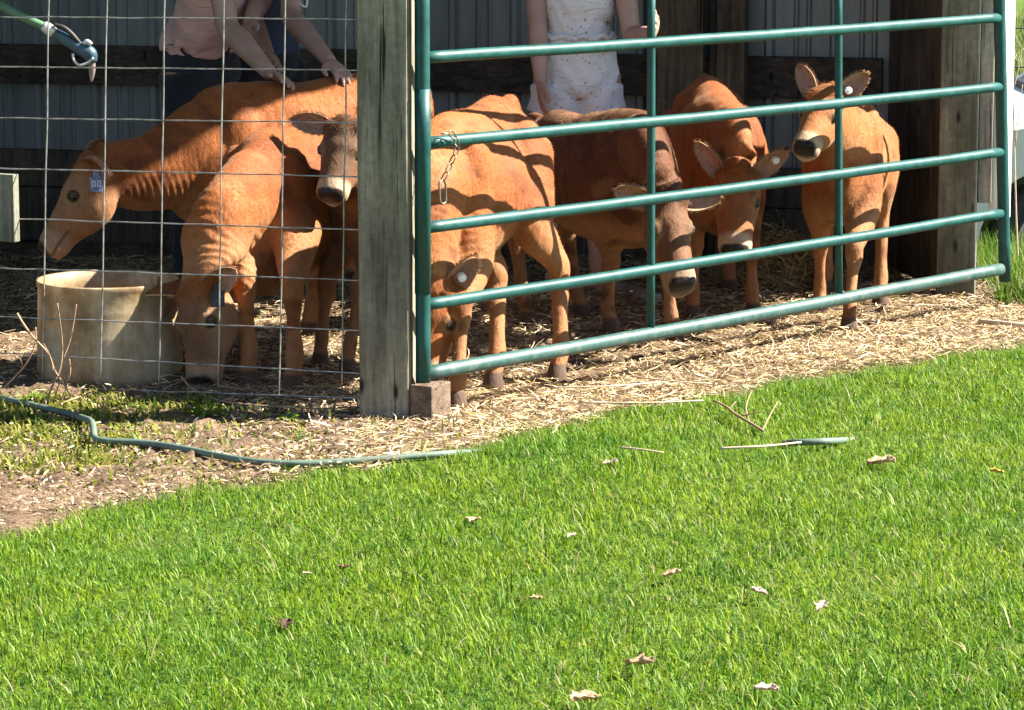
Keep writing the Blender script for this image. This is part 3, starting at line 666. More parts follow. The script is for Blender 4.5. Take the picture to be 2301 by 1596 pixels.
O1 = (0.255, 0.073, 0.014)
calfA = make_calf('large pale faced calf at the back left, standing sideways with a blue ear tag',
    P(870, 152, 11.45), P(505, 186, 11.12), P(180, 350, 10.86), P(82, 548, 10.82), (-1, -0.10, 0.35), dict(LF=(-1.02, 11.0)), s=1.06, coat=(0.265, 0.080, 0.017), pale=0.45, hq=.90, ring=.3,
    ears=((0.5, 0.75, -0.1), (0.55, 0.15, -0.75)), tags=(None, ('blue', (0.45, 0))), seed=1, neckw=.95, neck_ctrl=P(345, 425, 10.95), earlen=(0.8, 0.8))
calfB = make_calf('calf bending its head down to the ground beside the plastic tub',
    P(752, 250, 10.78), P(590, 292, 10.2), P(412, 648, 9.77), P(431, 858, 9.70), (-0.70, -0.68, 0.10), dict(LF=G(664, 876), RF=G(562, 866)), s=1.06, coat=O1, dark_face=0.6, pale=0.65, ring=.25,
    ears=((0.9, 0.25, 1.2), (0.8, 0.35, -0.2)), tags=(None, ('dark', (0.4, 0))), seed=2, headw=1.12, neckw=.84, foldamp=.0024, neck_ctrl=P(510, 430, 9.86))
calfC = make_calf('calf with shade-darkened face colour, half hidden behind the corner post, looking out through the wire',
    P(872, 300, 10.95), P(822, 300, 10.35), P(772, 266, 10.12), P(738, 428, 9.98), (-0.18, -0.93, 0.30), dict(LF=G(783, 842), RF=G(722, 826)), s=0.9, coat=(0.13, 0.042, 0.012), dark_face=0.7,  # darkened face colour stands in for the shadow falling on this head
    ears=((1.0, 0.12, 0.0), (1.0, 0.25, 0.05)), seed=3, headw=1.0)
calfD = make_calf('calf standing close behind the gate next to the corner post, head hidden behind the post',
    P(1128, 204, 10.24), P(995, 252, 9.74), P(966, 640, 9.46), P(946, 850, 9.40), (-0.25, -0.9, 0.2), dict(LF=G(1030, 914), LH=G(1255, 853), RH=G(1112, 872), RF=G(930, 880)), s=1.02, coat=(0.28, 0.085, 0.018),
    girth=.94, ears=((0.9, 0.3, 0.0), (0.55, 0.85, 0.1)), tags=(None, ('button', (0.45, 0))), seed=4, neck_ctrl=P(950, 420, 9.5))
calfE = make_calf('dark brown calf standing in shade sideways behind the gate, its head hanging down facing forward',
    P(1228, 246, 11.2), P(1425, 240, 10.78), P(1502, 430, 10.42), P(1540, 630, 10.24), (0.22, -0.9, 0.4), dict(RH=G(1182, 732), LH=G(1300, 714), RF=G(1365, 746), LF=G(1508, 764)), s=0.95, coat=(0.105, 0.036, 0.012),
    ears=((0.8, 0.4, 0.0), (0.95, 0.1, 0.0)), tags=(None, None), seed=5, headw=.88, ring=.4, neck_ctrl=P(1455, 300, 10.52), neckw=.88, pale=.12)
calfF = make_calf('calf with lowered head and spread pink ears, one with a white button tag',
    P(1588, 160, 11.95), P(1626, 222, 11.42), P(1658, 376, 11.08), P(1652, 556, 10.94), (-0.05, -0.93, 0.36), dict(RF=G(1556, 716), LF=G(1690, 712)), s=0.98, coat=O1, dark_face=0.15,
    neckw=.80, ears=((0.62, 0.85, 0.15), (0.75, 0.65, 0.2)), tags=(None, ('button', (0.62, 0.0))), seed=6, neck_ctrl=P(1650, 255, 11.2), headw=1.05, pale=.25, earlen=(1.1, 1.1))
calfG = make_calf('alert calf with raised head and pricked ears at the right end of the gate',
    P(1918, 216, 11.92), P(1896, 204, 11.32), P(1858, 194, 11.02), P(1806, 318, 10.82), (-0.2, -0.75, 0.6), dict(LF=G(1908, 744), RF=G(1842, 700), LH=G(1978, 678)), s=0.95, coat=(0.295, 0.100, 0.025),
    ears=((0.65, 0.9, 0.25), (0.55, 0.75, 0.3)), tags=(None, ('button', (0.3, 0.0))), seed=7, headw=0.92, girth=.86)
# ------------------------------------------------------------------ people behind the calves
def skin_mat(name, c1, c2):
    m, t, b = mat_new(name); n = N_(t, 'ShaderNodeTexNoise', Scale=14, Detail=6); t.links.new(coords(t), n.inputs[0])
    r = ramp(t, n.outputs[0], [(0.3, c1), (0.7, c2)]); t.links.new(r.outputs[0], b.inputs['Base Color']); b.inputs['Roughness'].default_value = 0.5
    b.inputs['Subsurface Weight'].default_value = 0.08; b.inputs['Subsurface Radius'].default_value = (0.01, 0.004, 0.002); return m
m_skin1 = skin_mat('fair_skin', (0.36, 0.20, 0.145), (0.46, 0.275, 0.205)); m_skin2 = skin_mat('warm_skin', (0.34, 0.19, 0.135), (0.43, 0.25, 0.185))
def cloth(name, c1, c2, scale=90, dots=None):
    m, t, b = mat_new(name); co = coords(t); n = N_(t, 'ShaderNodeTexNoise', Scale=6, Detail=7, Roughness=0.6); t.links.new(co, n.inputs[0])
    r = ramp(t, n.outputs[0], [(0.3, c1), (0.7, c2)]); c = r.outputs[0]
    if dots:
        vo = N_(t, 'ShaderNodeTexVoronoi', Scale=46.0); t.links.new(co, vo.inputs[0])
        nz = N_(t, 'ShaderNodeTexNoise', Scale=110.0, Detail=2); t.links.new(co, nz.inputs[0])
        ad = N_(t, 'ShaderNodeMath', operation='ADD'); t.links.new(vo.outputs['Distance'], ad.inputs[0])
        ml = N_(t, 'ShaderNodeMath', operation='MULTIPLY'); t.links.new(nz.outputs[0], ml.inputs[0]); ml.inputs[1].default_value = 0.35; t.links.new(ml.outputs[0], ad.inputs[1])
        k = ramp(t, ad.outputs[0], [(0.30, (1, 1, 1)), (0.38, (0, 0, 0))]); hue = ramp(t, vo.outputs['Color'], [(0.3, dots[0]), (0.6, dots[1])]); c = mix(t, k.outputs[0], c, hue.outputs[0])
    t.links.new(c, b.inputs['Base Color']); b.inputs['Roughness'].default_value = 0.9; b.inputs['Sheen Weight'].default_value = 0.2; b.inputs['Specular IOR Level'].default_value = 0.15
    n2 = N_(t, 'ShaderNodeTexNoise', Scale=scale, Detail=3); t.links.new(co, n2.inputs[0])
    n3 = N_(t, 'ShaderNodeTexNoise', Scale=16, Detail=4, Distortion=1.0); t.links.new(coords(t, (0.5, 0.5, 1.6)), n3.inputs[0])
    b1 = bump(t, b, n3.outputs[0], 0.02, 0.6); bump(t, b, n2.outputs[0], 0.001, 0.5, b1); return m
m_pink = cloth('pink_cotton', (0.50, 0.27, 0.24), (0.62, 0.37, 0.34)); m_black = cloth('black_cotton', (0.012, 0.013, 0.016), (0.03, 0.03, 0.035))
m_navy = cloth('navy_cotton', (0.022, 0.028, 0.055), (0.05, 0.06, 0.10)); m_floral = cloth('white_floral_cotton', (0.66, 0.60, 0.59), (0.78, 0.74, 0.72), dots=((0.36, 0.14, 0.13), (0.58, 0.38, 0.34)))
m_hairb = noisy('brown_hair', (0.05, 0.03, 0.018), (0.12, 0.07, 0.04), 30, 0.5, (1, 1, 0.1)); m_hairc = noisy('dark_hair', (0.02, 0.014, 0.01), (0.05, 0.03, 0.02), 30, 0.5, (1, 1, 0.1))
m_shoe = noisy('dark_shoe', (0.02, 0.02, 0.02), (0.05, 0.045, 0.04), 20, 0.7)
m_pearl = noisy('white_bead', (0.65, 0.63, 0.6), (0.8, 0.79, 0.77), 30, 0.35, bumpd=0)
def hand(mb, wrist, d, palm_n, thumb, curl=0.5, s=1.0, spread=1.0):
    """palm, four unequal bent fingers and a thumb leaving the side of the palm; thumb = direction of the thumb side"""
    d = nrm(d); t_ = nrm(thumb - d * np.dot(thumb, d)); n_ = nrm(np.cross(d, t_));
    if np.dot(n_, palm_n) < 0: n_ = -n_
    W = 0.078 * s
    mb.loft([wrist - d * .03, wrist, wrist + d * .03 * s, wrist + d * .065 * s, wrist + d * .088 * s], np.array([.025, .026, .036, .041, .036]) * s, np.array([.020, .018, .017, .015, .011]) * s, up=n_, n=14, res=3)
    for i, (off, L, a0) in enumerate(((.030, .070, .10), (.010, .080, .03), (-.011, .074, -.04), (-.030, .058, -.12))):
        root = wrist + d * (.078 if i in (1, 2) else .072) * s + t_ * off * s
        dir0 = nrm(d + t_ * a0 * spread + n_ * curl * .35); p1 = root + dir0 * L * .46 * s; dir1 = nrm(dir0 + n_ * curl * (.9 + .1 * i)); p2 = p1 + dir1 * L * .30 * s; dir2 = nrm(dir1 + n_ * curl * .8); p3 = p2 + dir2 * L * .24 * s
        mb.loft([root - dir0 * .012, root, (root + p1) / 2, p1, (p1 + p2) / 2, p2, p3], np.array([.0095, .0100, .0092, .0094, .0082, .0080, .0055]) * s, n=10, res=2)
    r0 = wrist + d * .022 * s + t_ * .024 * s; q1 = r0 + nrm(d * .7 + t_ * .75 + n_ * .25) * .036 * s; q2 = q1 + nrm(d * 1 + t_ * .35 + n_ * .4 * curl) * .030 * s; q3 = q2 + nrm(d + n_ * .5 * curl) * .022 * s
    mb.loft([r0 - t_ * .012, r0, q1, q2, q3], np.array([.013, .0145, .0115, .0105, .0065]) * s, n=10, res=3)
def limb(mb, pts, rad, n=16): mb.loft(pts, np.array(rad), n=n, res=5)
def person(label, J, skin, group='people petting the calves', hair=None, hair_mat=None, s=1.0):
    """J: joints in metres. One continuous body; clothing and hair are its children."""
    base = V3(J['pelvis'][0], J['pelvis'][1], 0); root = empty('person', base, label, 'person', group); mb = MB()
    pel, che, nck, hd = J['pelvis'], J['chest'], J['neck'], J['head']
    fw = nrm(J['face'] - V3(0, 0, 1) * np.dot(J['face'], V3(0, 0, 1)))
    wA = J.get('tw', (.150, .128, .140, .150)); up_ = -fw
    mid = lerp(pel, che, .5) + fw * .005
    mb.loft([pel - UP * .10, pel - UP * .03, pel + UP * .05, mid, che, lerp(che, nck, .55), lerp(che, nck, .9), nck], np.array([.10, wA[0], wA[0] * .98, wA[1], wA[2], wA[3] * 1.0, .075, .052]), np.array([.08, .112, .112, .095, .110, .095, .06, .052]), up=up_, n=24, res=4)
    mb.loft([nck - UP * .03, lerp(nck, hd, .4), hd - UP * .02], np.array([.055, .050, .055]), n=14, res=3)
    # head with face
    sdv = np.cross(fw, UP); hu = nrm(hd - nck)
    mb.add(*ellipsoid(hd + hu * .03 - fw * .01, (.074, .094, .108), (sdv, fw, hu), 18, 14)); mb.add(*ellipsoid(hd - hu * .055 + fw * .022, (.054, .062, .055), (sdv, fw, hu)))
    mb.add(*ellipsoid(hd + fw * .088 - hu * .008, (.012, .018, .024), (sdv, fw, hu))); mb.add(*ellipsoid(hd + fw * .076 - hu * .052, (.024, .010, .008), (sdv, fw, hu)))
    for sg in (-1, 1): mb.add(*ellipsoid(hd + sdv * sg * .077 - hu * .002, (.010, .022, .032), (sdv, fw, hu)))
    for sg, sh, el, wr, tip, pn, th, cu in ((1,) + J['arm_a'], (-1,) + J['arm_b']):
        inn = lerp(che, nck, .62); r = J.get('ar', 1.0)
        mb.loft([lerp(inn, sh, .35), sh, lerp(sh, el, .35), lerp(sh, el, .75), el, lerp(el, wr, .3), lerp(el, wr, .7), wr], np.array([.055, .058, .050, .043, .040, .042, .033, .026]) * r, n=16, res=4)
        hand(mb, wr, tip - wr, pn, th, cu, s)
    for hip, kn, an in (J['leg_a'], J['leg_b']):
        mb.loft([hip + UP * .04, hip - UP * .06, lerp(hip, kn, .5), kn + UP * .03, kn - UP * .06, lerp(kn, an, .4), lerp(kn, an, .8), an], np.array([.088, .092, .075, .056, .052, .056, .040, .037]), n=16, res=4)
        mb.loft([an + UP * .02, an - UP * .03, an + fw * .07 - UP * .055, an + fw * .15 - UP * .065], np.array([.036, .040, .042, .030]), np.array([.04, .035, .026, .018]), up=UP, n=12, res=3)
    V, N, ff, lt = remeshed(mb, 0.0052, 4)
    link('body', mesh_np('person_body', V - base, ff, lt, skin, True), root)
    for sg in (-1, 1):
        MB().add(*ellipsoid(hd + fw * .078 + sdv * sg * .030 + hu * .012, (.013, .008, .008), (sdv, fw, hu))).build('eye', m_eye, root, smooth=True, origin=base)
    hb = MB(); hb.add(*ellipsoid(hd + hu * .045 - fw * .024, (.085, .096, .102), (sdv, fw, hu), 20, 14)); hb.loft([hd + hu * .03 - fw * .07, hd - hu * .06 - fw * .085, nck - fw * .10 - hu * .02, nck - fw * .11 - hu * .16], np.array([.075, .075, .065, .03]), np.array([.04, .035, .03, .015]), up=fw, n=16, res=4)
    Vh, Nh, f2, l2 = remeshed(hb, 0.008, 5); link('hair', mesh_np('hair', Vh - base, f2, l2, hair_mat or m_hairb, True), root)
    return root, base, fw
def garment(root, base, name, mat, lofts, voxel=0.007, fold=0.004, freq=(40, 18), drape=None, hem=None):
    mb = MB()
    for a in lofts: mb.loft(*a[0], **a[1])
    V, N, ff, lt = remeshed(mb, voxel, 4)
    f = np.sin(freq[0] * V[:, 2] + 3 * np.sin(freq[1] * V[:, 0]) + 2 * np.sin(freq[1] * .7 * V[:, 1])) * np.sin(freq[1] * V[:, 0] + 9 * V[:, 2] + 4) + .5 * np.sin(freq[0] * .55 * (V[:, 2] + .6 * V[:, 0]) + 1)
    V = V + N * (fold * f)[:, None]
    o = link(name, mesh_np(name, V - base, ff, lt, mat, True), root); return o
def standing_legs(x, y, hz, fw, sep=.09):
    sd_ = np.cross(fw, UP); out = []
    for sg in (1, -1): out.append((V3(x, y, hz) + sd_ * sg * sep, V3(x, y, .46) + sd_ * sg * sep + fw * .02, V3(x, y, .075) + sd_ * sg * sep * 1.05))
    return out
# --- girl in the floral playsuit
x0, y0 = 0.252, 12.08; fw = nrm(V3(0.12, -1, 0)); la = standing_legs(x0, y0, .80, fw, .082)
Jd = dict(pelvis=V3(x0, y0, .84), chest=V3(x0 + .005, y0, 1.12), neck=V3(x0, y0, 1.335), head=V3(x0, y0 - .02, 1.46), face=fw, tw=(.148, .120, .132, .150), ar=.92,
    arm_a=(V3(x0 - .165, y0, 1.275), P(1208, 62, 12.0), P(1214, 182, 11.93), P(1222, 260, 11.9), V3(1, -.3, 0), V3(0.2, -1, 0), .35),
    arm_b=(V3(x0 + .165, y0, 1.275), P(1420, 82, 11.98), P(1462, 74, 11.70), P(1487, 48, 11.54), V3(-.4, .3, -.8), V3(.3, 0, 1), .9), leg_a=la[0], leg_b=la[1])
# arms: sg order means arm_a sits on the viewer's left
r3, b3, f3 = person('person in a white floral sleeveless playsuit standing behind the calves by the back wall', Jd, m_skin1, hair_mat=m_hairb)
pz = Jd['pelvis']; cz = Jd['chest']
garment(r3, b3, 'floral_top', m_floral, [(([V3(x0, y0, .955), V3(x0, y0, .99), V3(x0, y0, 1.05), cz, V3(x0, y0, 1.22)], np.array([.150, .133, .133, .146, .135]), np.array([.118, .108, .108, .124, .10])), dict(up=-fw, n=28, res=5))], fold=.0035, freq=(60, 34))
sk = [(([V3(x0, y0, .985), V3(x0, y0, .93), V3(x0, y0, .86), V3(x0, y0, .79), V3(x0, y0, .75)], np.array([.130, .150, .163, .160, .13]), np.array([.105, .12, .128, .125, .10])), dict(up=-fw, n=28, res=5))]
sd3 = np.cross(fw, UP)
for sg in (1, -1):
    hp = V3(x0, y0, .80) + sd3 * sg * .082; sk.append((([hp, hp - UP * .06, hp - UP * .125 + sd3 * sg * .012], np.array([.098, .100, .107]), np.array([.11, .112, .118])), dict(up=-fw, n=24, res=5)))
garment(r3, b3, 'floral_shorts', m_floral, sk, fold=.004, freq=(55, 26))
pl = MB()
for zc, rr_ in ((.985, .142), (.945, .158)):
    pl.loft([V3(x0 + math.sin(a_) * rr_ , y0 - math.cos(a_) * (rr_ - .022), zc + .006 * math.sin(a_ * 11)) for a_ in np.linspace(0, 2 * math.pi, 90)], .011, .011, n=8, res=1)
pl.build('waist_ruffle', m_floral, r3, smooth=True, origin=b3)
# --- person in the pink top and black trousers, reaching over
px_, py_ = P(452, 150, 12.0)[:2]; fw = nrm(V3(0.85, -0.45, 0)); la = standing_legs(px_ - .01, py_, .82, fw, .088)
che = P(478, -40, 11.86); nck = P(520, -200, 11.74)
Jd = dict(pelvis=V3(px_, py_, .88), chest=che, neck=nck, head=nck + V3(.05, -.06, .125), face=fw, tw=(.155, .138, .145, .15), ar=1.08,
    arm_a=(P(478, -130, 11.62), P(512, 62, 11.5), P(607, 166, 11.25), P(660, 186, 11.14), V3(0, 0, -1), V3(.2, -1, .1), .35),
    arm_b=(P(545, -130, 12.0), P(560, 40, 11.95), P(600, 120, 11.75), P(640, 150, 11.6), V3(0, 0, -1), V3(.3, -1, 0), .4), leg_a=la[0], leg_b=la[1])
r1, b1, f1 = person('person in a pink top and black trousers reaching onto the large calf', Jd, m_skin2, hair_mat=m_hairb)
pv = Jd['pelvis']
garment(r1, b1, 'pink_top', m_pink, [(([pv + UP * .055, pv + UP * .10, lerp(pv, che, .5), che, lerp(che, nck, .5)], np.array([.186, .176, .152, .158, .150]), np.array([.150, .142, .118, .128, .10])), dict(up=-fw, n=28, res=5))], fold=.004, freq=(48, 20))
tr = [(([pv + UP * .085, pv + UP * .02, pv - UP * .06, pv - UP * .13], np.array([.160, .172, .172, .12]), np.array([.125, .135, .14, .10])), dict(up=-fw, n=26, res=5))]
for hip, kn, an in la: tr.append((([hip + UP * .03, lerp(hip, kn, .4), kn, lerp(kn, an, .5), an - UP * .01], np.array([.104, .095, .076, .070, .062])), dict(n=20, res=5)))
garment(r1, b1, 'black_trousers', m_black, tr, fold=.004)
# --- person in navy behind
px_, py_ = P(585, 150, 12.32)[:2]; fw = nrm(V3(0.6, -0.8, 0)); la = standing_legs(px_, py_, .84, fw, .09)
che = P(592, -35, 12.22); nck = P(612, -190, 12.05); pv = V3(px_, py_, .90)
Jd = dict(pelvis=pv, chest=che, neck=nck, head=nck + V3(.02, -.07, .125), face=fw, tw=(.15, .135, .145, .155), ar=1.0,
    arm_a=(P(540, -120, 12.2), P(590, -8, 11.95), P(560, 55, 11.75), P(545, 90, 11.65), V3(0, 0, -1), V3(.3, -1, 0), .4),
    arm_b=(P(660, -120, 12.0), P(655, 38, 11.78), P(742, 140, 11.4), P(790, 182, 11.27), V3(0, 0, -1), V3(-.6, -.8, 0), .45), leg_a=la[0], leg_b=la[1])
r2, b2, f2 = person('person in a navy blue top leaning over to touch the calf beside the corner post', Jd, m_skin2, hair_mat=m_hairc)
garment(r2, b2, 'navy_top', m_navy, [(([pv - UP * .05, pv + UP * .02, lerp(pv, che, .5), che, lerp(che, nck, .6), lerp(che, nck, .85)], np.array([.168, .168, .152, .162, .162, .10]), np.array([.135, .135, .12, .128, .105, .07])), dict(up=-fw, n=28, res=5))]
    + [(([lerp(lerp(che, nck, .6), a_[0], .4), a_[0], lerp(a_[0], a_[1], .45)], np.array([.07, .072, .064])), dict(n=18, res=5)) for a_ in (Jd['arm_a'], Jd['arm_b'])], fold=.004)
tr = [(([pv + UP * .04, pv - UP * .06, pv - UP * .13], np.array([.162, .168, .12]), np.array([.128, .138, .10])), dict(up=-fw, n=26, res=5))]
for hip, kn, an in la: tr.append((([hip + UP * .03, lerp(hip, kn, .4), kn, lerp(kn, an, .5), an - UP * .01], np.array([.104, .095, .076, .070, .062])), dict(n=20, res=5)))
garment(r2, b2, 'dark_trousers', m_black, tr, fold=.004)
nk = MB(); npts = resample(np.array([nck + V3(-.06, -.04, .0), nck + V3(-.03, -.10, -.05), P(644, 2, 11.82), P(652, 9, 11.8), P(668, 6, 11.8), P(690, 0, 11.82), nck + V3(.07, -.04, .0)]), 12)
seg_ = np.r_[0, np.cumsum(np.linalg.norm(np.diff(npts, axis=0), axis=1))]; ss_ = np.arange(0, seg_[-1], .0016); np2 = np.stack([np.interp(ss_, seg_, npts[:, k_]) for k_ in range(3)], 1)
nk.loft(np2, .0018 + .0036 * np.abs(np.sin(ss_ / .009 * math.pi)), n=8, res=1)
nk.build('bead_necklace', m_pearl, r2, smooth=True, origin=b2)

# ------------------------------------------------------------------ plastic tub
m_tub, t, b = mat_new('stained_translucent_plastic'); co = coords(t)
n = N_(t, 'ShaderNodeTexNoise', Scale=5, Detail=9, Roughness=0.7); t.links.new(co, n.inputs[0]); n2 = N_(t, 'ShaderNodeTexNoise', Scale=3, Detail=8, Roughness=0.7); t.links.new(coords(t, (5, 5, 0.7)), n2.inputs[0])
r = ramp(t, n.outputs[0], [(0.37, (0.24, 0.15, 0.075)), (0.48, (0.42, 0.32, 0.195)), (0.62, (0.54, 0.465, 0.345))]); r2_ = ramp(t, n2.outputs[0], [(0.35, (0.70, 0.60, 0.47)), (0.62, (1.05, 1.03, 1.0))])
c = mix(t, 1.0, r.outputs[0], r2_.outputs[0], 'MULTIPLY'); t.links.new(c, b.inputs['Base Color']); b.inputs['Roughness'].default_value = 0.45; b.inputs['Specular IOR Level'].default_value = 0.4
tr_ = t.nodes.new('ShaderNodeBsdfTranslucent'); t.links.new(c, tr_.inputs[0]); mx = t.nodes.new('ShaderNodeMixShader'); mx.inputs[0].default_value = 0.30
t.links.new(b.outputs[0], mx.inputs[1]); t.links.new(tr_.outputs[0], mx.inputs[2]); t.links.new(mx.outputs[0], t.nodes['Material Output'].inputs[0]); bump(t, b, n.outputs[0], 0.004)
TC = V3((238 - 1150.5) / FPX * 10.0, 9.965, -0.018)
prof = [(.0, .012), (.205, .012), (.226, .002), (.234, .02), (.235, .06), (.2342, .10), (.2345, .104), (.2338, .108), (.232, .17), (.2322, .174), (.2315, .178), (.2293, .25), (.2295, .255), (.2288, .26), (.227, .315), (.230, .322), (.2315, .334), (.229, .340), (.222, .336), (.219, .30), (.222, .10), (.222, .03), (.0, .022)]
na = 72; Vt = []; Ft = []
for (r_, z_) in prof:
    for j in range(na):
        a_ = 2 * math.pi * j / na; wv_ = 1 + .006 * math.sin(3 * a_ + 1) + .004 * math.sin(5 * a_)
        Vt.append(TC + V3(r_ * wv_ * math.cos(a_), r_ * wv_ * math.sin(a_), z_))
for i in range(len(prof) - 1):
    for j in range(na): Ft.append((i * na + j, i * na + (j + 1) % na, (i + 1) * na + (j + 1) % na, (i + 1) * na + j))
tub = empty('plastic_tub', TC, 'round stained whitish plastic feed tub on the ground behind the wire fence', 'tub')
MB().add(Vt, Ft).build('tub_shell', m_tub, tub, smooth=True, origin=TC)
ln_ = MB(); a_ = math.radians(52); ln_.box(TC + V3(math.cos(a_) * .214, math.sin(a_) * .214, .30), (.035, .012, .05), (V3(-math.sin(a_), math.cos(a_), 0), V3(math.cos(a_), math.sin(a_), 0), UP)); ln_.build('grip_tab', m_tub, tub, origin=TC, bevel=.003)

# ------------------------------------------------------------------ hoses
m_hose = noisy('pale_green_hose', (0.075, 0.115, 0.085), (0.12, 0.165, 0.13), 30, 0.6, bumpd=0.001, c3=(0.17, 0.20, 0.165)); m_hose2 = noisy('green_hose', (0.05, 0.13, 0.07), (0.10, 0.20, 0.11), 30, 0.45, bumpd=0.001)
hp = [(-300, 840, .01), (-120, 866, .024), (0, 894, .024), (75, 911, .022), (150, 929, .016), (188, 940, .028), (205, 948, .036), (210, 966, .03), (214, 984, .016), (240, 991, .012), (330, 996, .012), (420, 1010, .012), (500, 1026, .012), (580, 1038, .012), (680, 1042, .012), (800, 1036, .014), (900, 1028, .018), (1000, 1020, .018), (1070, 1017, .0), (1250, 1014, -.02), (1400, 1012, -.02), (1600, 1004, -.02), (1740, 998, -.01), (1780, 995, .020), (1830, 993, .028), (1870, 991, .024), (1910, 990, -.004), (1980, 990, -.03)]
pts = [G(u, v, z) for u, v, z in hp]
hose = MB().tube(pts, .0098, n=12, res=6).build('garden_hose', m_hose, smooth=True); tag(hose, 'pale green garden hose lying across the dirt and into the lawn', 'hose')
YN = 9.94
m_noz = noisy('dark_blue_nozzle', (0.02, 0.05, 0.075), (0.05, 0.10, 0.13), 25, 0.4, bumpd=0); m_nozd = noisy('black_rubber', (0.012, 0.012, 0.014), (0.03, 0.03, 0.03), 25, 0.6, bumpd=0); m_nozw = noisy('pale_metal_hook', (0.45, 0.42, 0.40), (0.65, 0.62, 0.6), 25, 0.35, metal=.4, bumpd=0); m_nozr = noisy('greyish_plastic_tip', (0.14, 0.10, 0.10), (0.26, 0.20, 0.20), 25, 0.4, bumpd=0)
hz = empty('spray_nozzle', P(150, 90, YN), 'dark blue hose nozzle with lever hanging from a green hose behind the wire', 'hose nozzle'); ho = P(150, 90, YN)
MB().tube([P(-160, -75, YN), P(-60, -22, YN), P(0, 12, YN), P(60, 42, YN), P(104, 62, YN)], .0135, n=14, res=5).build('hose_end', m_hose2, hz, smooth=True, origin=ho)
MB().loft([P(98, 58, YN), P(110, 66, YN), P(122, 74, YN)], np.array([.017, .019, .016]), n=16, res=3).build('hose_coupling', m_nozw, hz, smooth=True, origin=ho)
MB().loft([P(118, 72, YN), P(140, 84, YN), P(165, 100, YN), P(186, 112, YN), P(202, 122, YN), P(206, 140, YN)], np.array([.015, .018, .019, .022, .024, .017]), n=16, res=4).build('nozzle_body', m_noz, hz, smooth=True, origin=ho)
MB().loft([P(122, 56, YN - .01), P(142, 62, YN - .012), P(160, 76, YN - .012), P(176, 94, YN - .01), P(184, 104, YN)], np.array([.006, .008, .008, .007, .006]), n=10, res=4).build('lever', m_nozd, hz, smooth=True, origin=ho)
MB().tube([P(164, 120, YN - .02), P(166, 135, YN - .022), P(178, 146, YN - .022), P(196, 142, YN - .022), P(210, 130, YN - .02)], .0045, n=8, res=4).build('hook', m_nozw, hz, smooth=True, origin=ho)
MB().loft([P(188, 98, YN - .012), P(196, 94, YN - .014), P(206, 100, YN - .012)], np.array([.006, .009, .006]), n=10, res=3).build('knob', m_nozw, hz, smooth=True, origin=ho)
MB().loft([P(206, 138, YN), P(207, 156, YN), P(206, 172, YN), P(205, 184, YN)], np.array([.012, .011, .008, .003]), n=14, res=3).build('nozzle_tip', m_nozr, hz, smooth=True, origin=ho)
# ------------------------------------------------------------------ blades, straw, litter
def blades(N, x, y, z, hgt, wid, lean, az, col, seg=3, curl=0.6):
    """N tapered bent blades as one mesh: arrays in, vertices / faces / colours out"""
    dx = np.cos(az); dy = np.sin(az); px = -dy; py = dx; ts = np.linspace(0, 1, seg + 1); Vs = []; Cs = []
    # face direction random around the blade
    for i, t_ in enumerate(ts):
        ang = lean * (0.35 + curl * t_ * 1.3) ; r = hgt * t_ * np.sin(np.minimum(ang, 1.75)); h = hgt * t_ * np.cos(np.minimum(ang, 1.75))
        cx = x + dx * r; cy = y + dy * r; cz = z + h; w_ = wid * (1 - t_ ** 2.2 * 0.98)
        Vs.append(np.stack([cx - px * w_ / 2, cy - py * w_ / 2, cz], 1)); Vs.append(np.stack([cx + px * w_ / 2, cy + py * w_ / 2, cz], 1))
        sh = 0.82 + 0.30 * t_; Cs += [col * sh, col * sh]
    V = np.stack(Vs, 1).reshape(-1, 3); C = np.stack(Cs, 1).reshape(-1, 3); k = 2 * (seg + 1); b0 = (np.arange(N) * k)[:, None]; F = []
    for i in range(seg): F.append(np.concatenate([b0 + 2 * i, b0 + 2 * i + 1, b0 + 2 * i + 3, b0 + 2 * i + 2], 1))
    return V, np.stack(F, 1).reshape(-1), np.full(N * seg, 4), C
m_grass = attr_mat('grass_blade', 0.5, 0.45, 0.25)
m_straw = attr_mat('straw', 0.6, 0.12, 0.35)
def vn(x, y, f, s):
    return (np.sin(f * x + 1.7 * np.sin(f * .6 * y + s) + s) * np.sin(f * .9 * y + 1.3 * np.sin(f * .7 * x + 2 * s) + 3 * s) + np.sin(f * 2.3 * x + s * 5 + 2 * np.sin(f * y)) * np.sin(f * 2.1 * y + s) * .5) / 1.5
def inview(x, y, mar=0.35):
    return np.abs(x) < (0.1644 * y + mar)
# ---- lawn
M = 1100000
y = 5.35 + (11.6 - 5.35) * RNG.random(M) ** 1.15; x = RNG.uniform(-2.5, 3.0, M)
L_ = lawn(x, y); right = (x > 1.93) & (y > 10.6)
dens = sstep(-.34, .30, L_ + .16 * vn(x, y, 8, 5.1)) ** 1.4 * np.where(inview(x, y, .12), 1, .30) * np.clip(1.0 - .10 * (6.2 - y), .5, 1)
dens = np.where(L_ < -.02, dens * .45, dens)
dens *= np.clip(.80 + .45 * vn(x, y, 5, 1.0), .3, 1)
k_ = RNG.random(M) < dens; x = x[k_]; y = y[k_]; L_ = L_[k_]; N1 = len(x)
patch = vn(x, y, 2.6, 4.0); p2 = vn(x, y, 9, 2.2); hgt = RNG.gamma(6, .0041, N1) * (1 + .22 * patch + .16 * p2) * np.clip(.70 + L_ * 1.2, .42, 1.0); hgt = np.clip(hgt, .014, .10)
wid = RNG.uniform(.0018, .0037, N1) * (1 + .2 * (hgt > .06)); az = RNG.uniform(0, 2 * np.pi, N1) + .0; lean = np.abs(RNG.normal(.75, .5, N1)) + .08
g1c = np.array([.100, .205, .007]); g2c = np.array([.225, .310, .014]); g3c = np.array([.032, .115, .008]); dry = np.array([.26, .22, .10])
